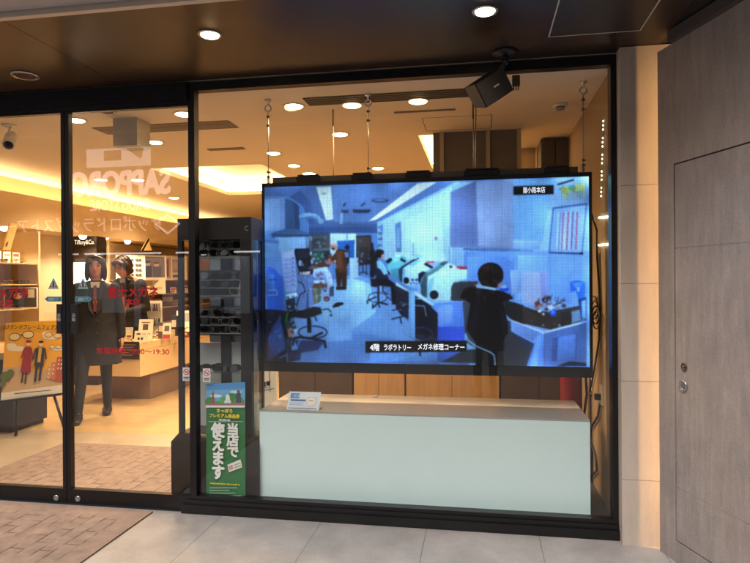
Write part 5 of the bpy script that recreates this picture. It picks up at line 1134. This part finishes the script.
# pop cards and boxes standing on the counter
def counter_card(lab, u, w_, h_, y, polys, name='display_card', cat='display card', rz=.12):
    p = Q(u, 330, y); return standing_card(lab, u, 330, w_, h_, p.x, polys, z=KZ1+.001, rz=rz, name=name, cat=cat, lean=.22)
counter_card('white price card with a grey square print at the front edge of the counter', 144.5, .17, .25, 3.12, [(rect(.03, .03, .97, .97), (232, 220, 196)), (rect(.3, .5, .68, .78), (84, 76, 70)), (rect(.2, .84, .8, .88), (150, 60, 50)), (rect(.12, .3, .88, .35), (170, 120, 100)), (rect(.3, .1, .72, .2), (70, 60, 56))])
counter_card('white card with small dark glasses pictures lower at the counter corner', 140.5, .16, .13, 2.96, [(rect(.03, .03, .97, .97), (240, 228, 204)), (rect(.16, .66, .44, .8), (60, 50, 48)), (oval(.34, .32, .09, .12), (50, 44, 44)), (oval(.58, .32, .09, .12), (50, 44, 44)), (rect(.6, .7, .86, .76), (150, 140, 130))])
counter_card('pale leaflet stand with a bluish leaflet at the left end of the counter goods', 123, .20, .16, 3.05, [(rect(.03, .03, .97, .97), (190, 178, 160)), (rect(.1, .12, .5, .86), (120, 128, 136)), (rect(.56, .5, .9, .86), (206, 196, 180))], name='leaflet_stand', cat='leaflet')
counter_card('cream leaflet holder behind the bluish leaflet on the counter', 127, .26, .30, 3.5, [(rect(.03, .03, .97, .97), (222, 198, 156)), (rect(.1, .66, .9, .9), (176, 150, 110)), (rect(.1, .3, .9, .34), (160, 136, 104))], name='leaflet_stand', cat='leaflet')
counter_card('white upright card at the right end of the counter goods', 183, .22, .30, 4.2, [(rect(.03, .03, .97, .97), (230, 222, 208)), (rect(.12, .5, .88, .9), (150, 150, 158)), (rect(.14, .2, .8, .26), (110, 100, 96))])
counter_card('red and white leaflet among the goods at the right of the counter', 166, .10, .19, 3.35, [(rect(.03, .03, .97, .97), (226, 210, 190)), (rect(.03, .03, .97, .3), (168, 60, 52)), (rect(.2, .5, .8, .85), (90, 84, 90))], name='leaflet_stand', cat='leaflet')
for j, (u, y, w_, h_, d_, c, lab) in enumerate(((174, 3.75, .07, .26, .06, (44, 36, 36), 'tall black product box on the counter right of the hanging cases'), (179, 3.9, .06, .24, .05, (60, 52, 60), 'dark grey product box behind the tall black one on the counter'), (170, 3.5, .09, .10, .07, (196, 176, 150), 'low cream product box in front of the black boxes on the counter'), (161, 3.4, .07, .20, .05, (76, 82, 96), 'slim bluish product box beside the case rack on the counter'), (184, 3.6, .10, .07, .08, (150, 60, 50), 'small red product box at the right rim of the counter'), (134, 4.6, .16, .34, .06, (62, 104, 66), 'green product box at the back of the counter'))):
    p = Q(u, 330, y); tcol = mat('box_tint_%d' % j, C(*c), .5, var=.06)
    e = empty('product_box', (p.x, y, KZ1), lab, 'product box', 'boxes of goods on the counter'); e.rotation_euler.z = rad((8, -12, 15, 4, -8, 0)[j])
    q = MB(); q.box(p.x-w_/2, p.x+w_/2, y, y+d_, KZ1+.001, KZ1+h_); q.build('carton', tcol, e, bevel=.002)
    q = MB(); q.box(p.x-w_/2+.008, p.x+w_/2-.008, y-.0012, y-.0003, KZ1+h_*.45, KZ1+h_*.8); q.build('front_label', mat('label_pale', C(210, 200, 185), .6), e)
for j in range(4):
    place(simple, j, (-3.92+.012*j, 3.02+.17*j, KZ1+.001), rad(40+12*j), '%s pair of glasses from the front lying along the right edge of the counter' % ORD[j], 'glasses lying on the counter')

# small upright price cards and boxes that fill the boards
def price_card(lab, x, y, z, w_, h_, rz, col, group):
    e = empty('price_card', (x, y, z), lab, 'price card', group); e.rotation_euler.z = rz
    q = MB(); q.hexa([(x-w_/2, y, z+.001), (x+w_/2, y, z+.001), (x+w_/2, y+.03, z+.001), (x-w_/2, y+.03, z+.001)], [(x-w_/2, y+.022, z+h_), (x+w_/2, y+.022, z+h_), (x+w_/2, y+.026, z+h_), (x-w_/2, y+.026, z+h_)]); q.build('card', mat('card_%d_%d_%d' % col, C(*col), .6), e)
    to = lambda p, k: Vector((x+(p[0]-.5)*w_, y+.022*p[1]-.0012-k, z+.001+p[1]*(h_-.001)))
    art('print', [(rect(.1, .6, .9, .85), (120, 70, 60)), (rect(.1, .42, .7, .48), (90, 84, 80)), (rect(.1, .25, .8, .31), (90, 84, 80))], e, to=to)
CC = ((236, 228, 212), (240, 214, 150), (214, 206, 196), (232, 190, 170))
for j in range(7):
    price_card('%s little price card from the left on the second board of the right shelf' % ORD[j], -5.17, 4.95+.42*j, ZB, .10, .10+.03*(j % 3), rad(42), CC[j % 4], 'price cards on the right wall shelf')
for j in range(6):
    price_card('%s little price card from the left along the counter front goods' % ORD[j], -4.02+.028*j, 3.0+.28*j, KZ1, .07, .09+.02*(j % 2), rad(10+6*j), CC[(j+1) % 4], 'price cards on the counter')
for j in range(5):
    price_card('%s little price card from the left on the top board of the left door shelf' % ORD[j], -5.3, 2.22+.14*j, 1.62, .07, .13, rad(40), CC[(j+2) % 4], 'price cards on the left wall shelf')
BT = ((70, 96, 70), (196, 190, 180), (60, 58, 70), (170, 60, 50), (210, 170, 110), (110, 120, 150), (232, 224, 210), (96, 66, 50))
for j in range(9):
    y = 4.6+.33*j; h_ = (.13, .19, .10, .16)[j % 4]; w_ = (.16, .12, .2)[j % 3]
    e = empty('product_box', (-5.3, y, ZC), '%s carton from the left on the lowest board behind the counter goods' % ORD[j], 'product box', 'cartons on the right wall shelf'); e.rotation_euler.z = rad(48+rng.uniform(-8, 8))
    q = MB(); q.box(-5.3-w_/2, -5.3+w_/2, y, y+.1, ZC+.001, ZC+h_); q.build('carton', mat('carton_%d' % (j % 8), C(*BT[j % 8]), .5, var=.06), e, bevel=.002)
    q = MB(); q.box(-5.3-w_/2+.015, -5.3+w_/2-.015, y-.0012, y-.0003, ZC+h_*.4, ZC+h_*.8); q.build('front_label', MATS['label_pale'], e)

# ================================================================== EASEL WITH POSTER, DARK UNIT
YE = 1.42
def EP(p, k=0):
    q_ = PY(p[0], p[1], YE); dz = q_.z-.70
    return Vector((q_.x, YE+dz*.16-.001-k, q_.z))
TLp, TRp, BRp, BLp = (1.5, 323.5), (65.5, 320), (65.5, 392.5), (6, 400.5)
es = empty('easel', (EP((36, 430)).x, YE, 0), 'black folding easel holding the yellow poster behind the left glass door', 'easel')
def leg(uv0, uv1, dy0, dy1):
    a = PY(*uv0, YE); b = PY(*uv1, YE); a.y += dy0; b.y += dy1; b.z = max(b.z, .012) if dy1 == 0 else .012
    q = MB(); q.tube([a, b], .012, n=8); q.ell(b, .016, rz=.012, n=10, m=6); q.build('leg', DARK, es)
leg((19, 397), (16, 436), -.02, 0); leg((55, 393), (66, 434), -.02, 0)
q = MB(); q.tube([PY(36, 330, YE)+Vector((0, .10, 0)), Vector((PY(36, 420, YE).x, YE+.55, .012))], .012); q.build('leg', DARK, es)
q = MB(); a, b = EP((5, 401.5), .02), EP((66, 394), .02); q.hexa([a, b, b+Vector((0, .05, 0)), a+Vector((0, .05, 0))], [a+Vector((0, 0, .02)), b+Vector((0, 0, .02)), b+Vector((0, .05, .02)), a+Vector((0, .05, .02))]); q.build('ledge', DARK, es)
pe = empty('poster', EP((36, 397)), 'yellow illustrated spectacles fair poster standing on the easel', 'poster')
q = MB(); c4 = [EP(p, -.002) for p in (BLp, BRp, TRp, TLp)]; q.hexa([c+Vector((0, .006, 0)) for c in c4], c4); q.build('board', mat('board_white', C(232, 226, 212), .6), pe)
PEX = lambda p, k: EP(p, k*1.0+.001)
sky_ = [TLp, TRp, BRp, BLp]
ep = [(sky_, (238, 172, 48)), ([(4.2, 368), (20, 366), (40, 371), (65.5, 364), (65.5, 392.5), (6, 400.5)], (206, 172, 128)), ([(5.5, 392), (65.5, 384), (65.5, 392.5), (6, 400.5)], (232, 224, 206))]
for cx, cy, rx, ry in ((16, 349, 10, 2.6), (10, 346, 5, 2.6), (50, 337, 10, 3), (44, 334, 5, 2.8), (57, 349, 7, 2), (52, 347.5, 4, 2)): ep.append((oval(cx, cy, rx, ry), (240, 224, 190)))
def specs(cx, cy, s, col, ang):
    for dx in (-1, 1):
        o_ = oval(cx+dx*6.4*s, cy+dx*ang*6.4*s, 5.6*s, 3.8*s, 16); ep.append((o_, col)); ep.append((oval(cx+dx*6.4*s, cy+dx*ang*6.4*s, 4.9*s, 3.1*s, 16), (240, 214, 150)))
    ep.append((line((cx-1*s, cy-.8*s), (cx+1*s, cy-.8*s), .9*s), col))
specs(19, 336, 1.05, (70, 66, 70), -.16); specs(51, 335.5, .72, (150, 60, 50), .10); specs(54.5, 347, .5, (110, 90, 70), .05)
for x, y, h_, c in ((60, 357, 24, (176, 84, 56)), (55.5, 362, 17, (196, 116, 76)), (51.5, 366, 11, (206, 150, 104))):
    ep.append((rect(x-2.5, y, 65.3 if x > 58 else x+2.5, y+h_), c))
    for j in range(3):
        for i in range(2 if x > 58 else 1): ep.append((rect(x-1+i*3, y+2+j*4, x+.4+i*3, y+4+j*4), (236, 206, 160)))
for cx, cy, r in ((8, 376, 5), (13, 373, 4.4), (6.8, 383, 3.4)): ep.append((oval(cx, cy, r*.9, r), (96, 110, 52))); ep.append((rect(cx-.5, cy+r*.8, cx+.5, cy+r+4), (90, 60, 40)))
# two strolling figures on the poster
ep += [([(24.5, 347), (31, 347), (33.5, 372), (23, 372)], (150, 34, 40)), (rect(24.8, 372, 26.4, 382), (44, 30, 34)), (rect(28.4, 372, 30, 383), (44, 30, 34)), (oval(28, 343.6, 2.2, 2.6), (236, 190, 150)), (oval(28, 341.6, 2.9, 1.4), (150, 34, 40)), (line((24.6, 348), (22.6, 358), 1.5), (150, 34, 40)), (line((31, 348), (34, 358), 1.5), (150, 34, 40)),
       ([(36.4, 347.5), (44.6, 347.5), (45.6, 366), (36, 366)], (50, 46, 52)), ([(39, 347.5), (42, 347.5), (42, 362), (39, 362)], (214, 164, 60)), (rect(37.6, 366, 40, 381), (40, 38, 44)), (rect(42, 366, 44.4, 380), (40, 38, 44)), (oval(40.6, 344, 2.1, 2.6), (236, 190, 150)), (oval(40.6, 342, 2.6, 1.3), (44, 38, 40)), (line((45, 348.5), (47.6, 359), 1.6), (50, 46, 52)), (line((36, 348.5), (34.4, 359), 1.6), (50, 46, 52))]
art('printed_sheet', ep, pe, to=PEX, step=.0003)
a, b = EP((3.6, 324.2), .02), EP((62, 330.2), .02)
text('poster_title', 'ブランドフレームフェア2019', mat('poster_black', C(40, 32, 30), .6), pe, (a+b)/2, b.x-a.x, a.z-b.z-.008, up=(0, .16, 1), bold=.012)
a, b = EP((22, 388.5), .02), EP((58, 392), .02)
q = MB(); q.face([EP((20, 392), .02), EP((56, 388.5), .02), EP((56, 389.2), .02), EP((20, 392.8), .02)]); q.build('small_print', MATS['poster_black'], pe)
one('dark_unit', mat('dark_navy', C(40, 40, 48), .5, var=.06), 'dark low unit at far left behind the yellow poster', 'cabinet', lambda q: (q.box(-5.1, PY(17, 430, 1.55).x, 1.50, 1.95, .05, .66), q.box(-5.06, PY(17, 430, 1.55).x-.04, 1.53, 1.95, .002, .05), q.box(-5.12, PY(17, 430, 1.55).x+.01, 1.49, 1.96, .6605, .685)), bevel=.003)

# ================================================================== PEOPLE
SKIN = mat('skin', C(176, 122, 94), .5, var=.05, vscale=20); HAIRM = mat('hair', C(44, 28, 22), .4, var=.25, vscale=40, stretch=(6, 6, 1)); COAT = mat('coat', C(19, 18, 23), .85, var=.2, vscale=22, bump=1., bscale=11, stretch=(1.6, 1.6, .6))
TROU = mat('trousers', C(14, 14, 19), .8, var=.1, vscale=30); SHOE = mat('shoe_leather', C(20, 17, 17), .35); SHIRT = mat('shirt', C(176, 168, 158), .7)
def remesh(o, vox, smooth=4):
    m = o.modifiers.new('r', 'REMESH'); m.mode = 'VOXEL'; m.voxel_size = vox
    s = o.modifiers.new('s', 'SMOOTH'); s.factor = .5; s.iterations = smooth
    dg = bpy.context.evaluated_depsgraph_get(); dg.update()
    me = bpy.data.meshes.new_from_object(o.evaluated_get(dg)); o.modifiers.clear()
    old = o.data; mats_ = list(old.materials); o.data = me; me.materials.clear()
    for mm in mats_: me.materials.append(mm)
    for p_ in me.polygons: p_.use_smooth = True
    bpy.data.meshes.remove(old); return o
def person(lab, loc, rz, s, foot_l, foot_r, arms, bow=0., coat_len=.55, hairlen=.16, shirt=True, coatm=COAT, tie=(96, 26, 32)):
    """a standing figure about 1.68 m tall at s = 1, facing -y; foot_* = (x, y) of the ankles, arms = [(elbow, wrist)]"""
    e = empty('person', loc, lab, 'person'); X = Matrix.Translation(loc) @ Matrix.Rotation(rz, 4, 'Z') @ Matrix.Scale(s, 4)
    V_ = Vector
    pel = V_((0, .01, .88)); ch = V_((0, .015-bow*.10, 1.24)); nk = V_((0, .01-bow*.16, 1.40)); hd_ = V_((0, -.015-bow*.26, 1.555-bow*.04))
    hips = [V_((-.085, .01, .86)), V_((.085, .01, .86))]; ank = [V_((*foot_l, .09)), V_((*foot_r, .09))]
    sho = [V_((-.165, .02-bow*.13, 1.33)), V_((.165, .02-bow*.13, 1.33))]
    HR = Matrix.Rotation(rad(38)*bow, 3, 'X')
    q = MB(); q.X = X
    q.ell(pel, .155, .105, .14); q.cap(pel+V_((0, 0, .05)), ch, .115, .125); q.ell(ch, .155, .10, .15); q.cap(ch+V_((0, 0, .08)), nk, .07, .052); q.cap(nk, hd_-V_((0, 0, .07)), .052, .05)
    q.ell(hd_, .074, .092, .112, rot=HR, n=20, m=14); q.ell(hd_+HR @ V_((0, -.02, -.06)), .052, .062, .055, rot=HR)
    q.ell(hd_+HR @ V_((0, -.095, -.02)), .012, .018, .022, rot=HR, n=10, m=8)
    for sx in (-1, 1): q.ell(hd_+HR @ V_((sx*.075, .005, -.015)), .012, .022, .03, rot=HR, n=10, m=8)
    for h_, a_ in zip(hips, ank):
        kn = (h_+a_)/2+V_((0, -.03, .03)); q.cap(h_, kn, .08, .052); q.cap(kn, a_, .052, .036); q.cap(a_-V_((0, 0, .04)), a_+V_((0, -.12, -.06)), .034, .026)
    for sh_, (el, wr) in zip(sho, arms):
        el, wr = V_(el), V_(wr); q.cap(V_((sh_.x*.5, sh_.y, sh_.z+.02)), sh_, .06, .055); q.cap(sh_, el, .05, .038); q.cap(el, wr, .038, .026)
        d = (wr-el).normalized(); pm = wr+d*.055; q.ell(pm, .019, .036, .05, rot=d.to_track_quat('Z', 'Y').to_matrix(), n=12)
        sd = V_((0, -1, 0)); sd = (sd-d*sd.dot(d)).normalized(); inn = d.cross(sd)*(1 if sh_.x > 0 else -1)
        for k_, (o_, ln) in enumerate(((-.027, .06), (-.009, .072), (.009, .068), (.026, .052))):
            b0 = pm+d*.035+sd*o_; b1 = b0+d*ln*.55+inn*.006; b2 = b1+d*ln*.4+inn*.022
            q.cap(b0, b1, .0098, .009, n=8); q.cap(b1, b2, .009, .0075, n=8)
        t0 = wr+d*.035+sd*.03; t1 = t0+d*.035+sd*.022; t2 = t1+d*.028+sd*.004; q.cap(t0, t1, .012, .0105, n=8); q.cap(t1, t2, .0105, .008, n=8)
    body = q.build('body', SKIN, e); remesh(body, .0065*s, 3)
    # face details
    for sx in (-1, 1):
        q = MB(); q.X = X; q.ell(hd_+HR @ V_((sx*.030, -.084, .008)), .012, .008, .0065, rot=HR, n=12, m=8); q.build('eye', mat('eye_dark', C(34, 24, 22), .2), e)
        q = MB(); q.X = X; q.tube([hd_+HR @ V_((sx*x, y, z)) for x, y, z in ((.014, -.091, .026), (.032, -.088, .031), (.048, -.078, .026))], .0035, n=6); q.build('eyebrow', HAIRM, e)
    q = MB(); q.X = X; q.ell(hd_+HR @ V_((0, -.083, -.062)), .021, .008, .006, rot=HR, n=12, m=8); q.build('mouth', mat('lips', C(168, 84, 78), .5), e)
    # hair: a cap over the skull with locks at the sides and back
    q = MB(); q.X = X
    q.ell(hd_+HR @ V_((0, .022, .026)), .092, .095, .108, rot=HR, n=22, m=14); q.ell(hd_+HR @ V_((0, -.055, .085)), .062, .036, .03, rot=HR)
    for sx in (-1, 1):
        q.ell(hd_+HR @ V_((sx*.080, .005, -.01)), .024, .048, .085, rot=HR); q.ell(hd_+HR @ V_((sx*.082, .02, -.06)), .026, .044, hairlen*.55, rot=HR); q.ell(hd_+HR @ V_((sx*.055, -.065, .062)), .034, .028, .034, rot=HR)
    q.ell(hd_+HR @ V_((0, .07, -.05)), .075, .045, hairlen*.75, rot=HR)
    hr = remesh(q.build('hair', HAIRM, e), .007*s, 3)
    q = MB(); q.X = X                                  # loose wavy strands over the cap of hair
    for k_ in range(110):
        a_ = rng.uniform(-math.pi*.80, math.pi*.80)+math.pi/2; r0 = rng.uniform(.2, .9); ln = hairlen*rng.uniform(.5, 1.15); ph = rng.uniform(0, 6.28); pts = []
        for t in range(7):
            th = r0*.5+t/6*(math.pi*.5-r0*.5)*1.05; dz_ = max(0, t-3)/3*ln*.8
            w_ = .004*math.sin(ph+t*1.5)
            pts.append(hd_+HR @ V_(((.097+w_)*math.sin(th)*math.cos(a_), .022+(.100+w_)*math.sin(th)*math.sin(a_), .026+.112*math.cos(th)-dz_)))
        q.tube(pts, [.005, .006, .006, .006, .0055, .0045, .002], n=5)
    q.build('loose_hair', HAIRM, e)
    # coat
    q = MB(); q.X = X; rings = []
    for z, rx, ry, yo in ((coat_len, .245, .165, .0), (coat_len+.18, .225, .155, .0), (.86, .200, .145, 0), (1.02, .172, .128, 0), (1.12, .168, .125, -bow*.04), (1.24, .186, .130, -bow*.09), (1.33, .178, .112, -bow*.12), (1.385, .110, .085, -bow*.15), (1.415, .066, .066, -bow*.16)):
        rings.append([V_((rx*math.cos(t)*(1+.03*math.sin(7*t)*(z < .8)), ry*math.sin(t)+.012+yo, z)) for t in [2*math.pi*i/36 for i in range(36)]])
    q.loft(rings)
    for sh_, (el, wr) in zip(sho, arms):
        el, wr = V_(el), V_(wr); q.ell(sh_, .068, .066, .066); q.cap(sh_, el, .064, .055); q.cap(el, wr-(wr-el).normalized()*.015, .054, .045)
    remesh(q.build('coat', coatm, e), .010*s, 3)
    yc = lambda z: -.118+.012-bow*.09
    q = MB(); q.X = X; q.hexa([(-.012, -.128, 1.14), (.012, -.128, 1.14), (.012, -.11, 1.14), (-.012, -.11, 1.14)], [(-.046, -.082-bow*.16, 1.400), (.046, -.082-bow*.16, 1.400), (.046, -.03, 1.400), (-.046, -.03, 1.400)]); q.build('shirt_front', SHIRT, e)
    if tie:
        q = MB(); q.X = X; q.hexa([(-.016, -.137, 1.10), (.016, -.137, 1.10), (.016, -.122, 1.10), (-.016, -.122, 1.10)], [(-.013, -.100, 1.365), (.013, -.100, 1.365), (.013, -.07, 1.365), (-.013, -.07, 1.365)]); q.build('neck_scarf', mat('scarf_red', C(*tie), .6), e)
    for sx in (-1, 1):
        q = MB(); q.X = X; q.hexa([(sx*.010, -.142, 1.06), (sx*.055, -.138, 1.12), (sx*.055, -.124, 1.12), (sx*.010, -.124, 1.06)], [(sx*.055, -.094-bow*.16, 1.405), (sx*.095, -.078-bow*.16, 1.38), (sx*.095, -.05, 1.38), (sx*.055, -.06, 1.405)]); q.build('lapel', mat('lapel_dark', C(30, 28, 32), .7), e)
    q = MB(); q.X = X
    for z in (1.0, .88, .76): q.ell((.02, -.145 if z > .9 else -.158, z), .011, .006, .011, n=12, m=6)
    q.build('buttons', MATS['eye_dark'], e)
    q = MB(); q.X = X; q.ell((0, .01, .86), .165, .115, .12)
    for h_, a_ in zip(hips, ank):
        kn = (h_+a_)/2+V_((0, -.03, .03)); q.cap(h_, kn, .088, .060); q.cap(kn, a_+V_((0, 0, .01)), .060, .044)
    remesh(q.build('trousers', TROU, e), .009*s, 3)
    for a_ in ank:
        q = MB(); q.X = X; q.ell(a_+V_((0, -.0, -.04)), .046, .06, .058); q.ell(a_+V_((0, -.07, -.05)), .052, .10, .042); q.ell(a_+V_((0, -.15, -.058)), .048, .065, .031); q.box(a_.x-.036, a_.x+.036, a_.y-.17, a_.y+.045, .002, .02)
        remesh(q.build('shoe', SHOE, e), .006*s, 3)
    return e
fr_, fl_ = PZ(77, 424, 0), PZ(107, 414, 0); pc = (fr_+fl_)/2; pc.z = 0; pc.y += .07
rzp = rad(30)
def local(p): 
    v_ = Matrix.Rotation(-rzp, 3, 'Z') @ (Vector((p.x, p.y, 0))-Vector((pc.x, pc.y, 0))); return (v_.x, v_.y+.09)
person('woman in a long dark coat with a red scarf standing behind the right glass door', pc, rzp, 1.0, local(fr_), local(fl_), [((-.225, .04, 1.06), (-.24, -.0, .83)), ((.225, .04, 1.06), (.24, .0, .83))])
q2 = PY(131, 262, 3.45)
person('dark haired person looking down behind the counter goods', Vector((q2.x-.02, 3.5, 0)), rad(-8), 1.03, (-.1, 0), (.1, .02), [((-.22, -.02, 1.05), (-.12, -.24, 1.0)), ((.22, -.02, 1.05), (.12, -.24, 1.0))], bow=.55, hairlen=.06, tie=None)

person('person in dark clothes standing in the street, mirrored as legs below the screen', Vector((.06, -3.97, 0)), math.pi, 1.0, (-.10, -.02), (.09, .03), [((-.24, -.08, 1.08), (-.10, -.30, 1.24)), ((.24, -.08, 1.08), (.10, -.30, 1.24))], tie=None)

# ================================================================== ACROSS THE STREET: what the glass mirrors
YO = -12.0
def mirror_at(u, v): p = PY(u, v, -YO); return Vector((p.x, YO, p.z))
OPW = mat('opposite_wall', C(96, 88, 82), .8, var=.12, vscale=1.5)
ob = empty('opposite_building', (-6, YO-3, 0), 'shop building across the street, mirrored faintly in the window glass', 'building')
q = MB(); q.box(-40, 30, YO-6, YO-.3, 2.6, 6.9); q.box(-40, -16, YO-6, YO-.3, 0.002, 2.599); q.box(2, 30, YO-6, YO-.3, .002, 2.599); q.box(-16, 2, YO-6, YO-4, .002, 2.599); q.build('wall', OPW, ob)
q = MB()
for i in range(10): q.box(-30+i*6, -27+i*6, YO-.3, YO-.27, 5.6, 6.6)
q.build('window', mat('opposite_window', C(70, 76, 84), .15, .2), ob)
FRONT = mat('opposite_veil_glow', (.8, .86, 1, 1), .5, emit=.34, emcol=(.85, .9, 1, 1))  # glowing panels added across the street to veil the door glass
for i in range(5):
    x = -15.6+i*1.9; q = MB(); q.box(x, x+1.62, YO-.8, YO-.75, .5 if i % 3 else .1, 2.1); q.build('veil_panel', FRONT, ob)
    q = MB(); q.box(x+.3, x+.9, YO-.7, YO-.6, .1, .9+.4*(i % 2)); q.build('display', OPW, ob)  # dark block added so the veil breaks up
sg = empty('shop_sign', (-10, YO-.2, 2.7), 'lit shop sign across the street, mirrored back to front in the glass doors', 'shop sign')
q = MB(); q.box(-17.5, -5.5, YO-.295, YO-.2, 2.65, 5.4); q.build('sign_board', mat('sign_board', C(120, 96, 84), .7), sg)
SGM = mat('sign_letters', (1, .86, .82, 1), .5, emit=4.6, emcol=(1, .80, .76, 1))
def mtext(body, u0, v0, u1, v1, bold=.01, m=SGM):
    a, b = mirror_at(u0, v0), mirror_at(u1, v1)
    text('sign_text', body, m, sg, ((a.x+b.x)/2, YO-.195, (a.z+b.z)/2), abs(b.x-a.x), abs(a.z-b.z), right=(-1, 0, 0), bold=bold, depth=.02)
mtext('SAPPORO', 66, 172, 166, 192, .05); mtext('DRUG STORE', 86, 199.5, 145, 208.5, .01)
mtext('サッポロドラッグストアー', 0, 218.5, 160, 230, .004, mat('sign_letters_dim', (1, .86, .74, 1), .5, emit=2.8, emcol=(1, .84, .70, 1)))
c0 = mirror_at(168, 224)
q = MB(); q.tube([c0+Vector((.34*math.cos(t), .02, .26*math.sin(t))) for t in (0, math.pi/2, math.pi, 1.5*math.pi)], .035, n=4, closed=True); q.build('diamond_mark', SGM, sg)
a, b = mirror_at(82, 148), mirror_at(147, 164)
q = MB(); q.box(min(a.x, b.x), max(a.x, b.x), YO-.29, YO-.19, b.z, a.z); q.build('lit_panel', mat('mirror_panel', (1, .92, .86, 1), .5, emit=2.6, emcol=(1, .92, .88, 1)), sg)
xm = lambda f_: a.x+(b.x-a.x)*f_
q = MB(); q.hexa([(xm(.62), YO-.185, a.z-.02), (xm(.9), YO-.185, a.z-.02), (xm(.9), YO-.18, a.z-.02), (xm(.62), YO-.18, a.z-.02)], [(xm(.84), YO-.185, b.z+.2), (xm(.86), YO-.185, b.z+.2), (xm(.86), YO-.18, b.z+.2), (xm(.84), YO-.18, b.z+.2)])
q.box(min(xm(.28), xm(.55)), max(xm(.28), xm(.55)), YO-.185, YO-.18, a.z-.35, a.z-.06); q.build('panel_print', mat('panel_orange', C(190, 96, 40), .6), sg)
FLUO = mat('fluorescent', (1, .98, .95, 1), .5, emit=7, emcol=(1, .98, .95, 1))
a = mirror_at(0, 251.6); 
for (ua, ub), lab in (((45, 65), 'short fluorescent tube at the end of the shop front across the street'), ((72, 150), 'long fluorescent tube over the shop front across the street'), ((166, 184), 'short fluorescent tube near the middle of the shop front across the street'), ((226, 252), 'fluorescent tube at the far end of the shop front across the street')):
    x0, x1 = mirror_at(ua, 251).x, mirror_at(ub, 251).x
    one('fluorescent_lamp', FLUO, lab, 'lamp', lambda q: q.box(min(x0, x1), max(x0, x1), YO-.6, YO-.54, 2.20, 2.245), 'fluorescent lamps across the street')
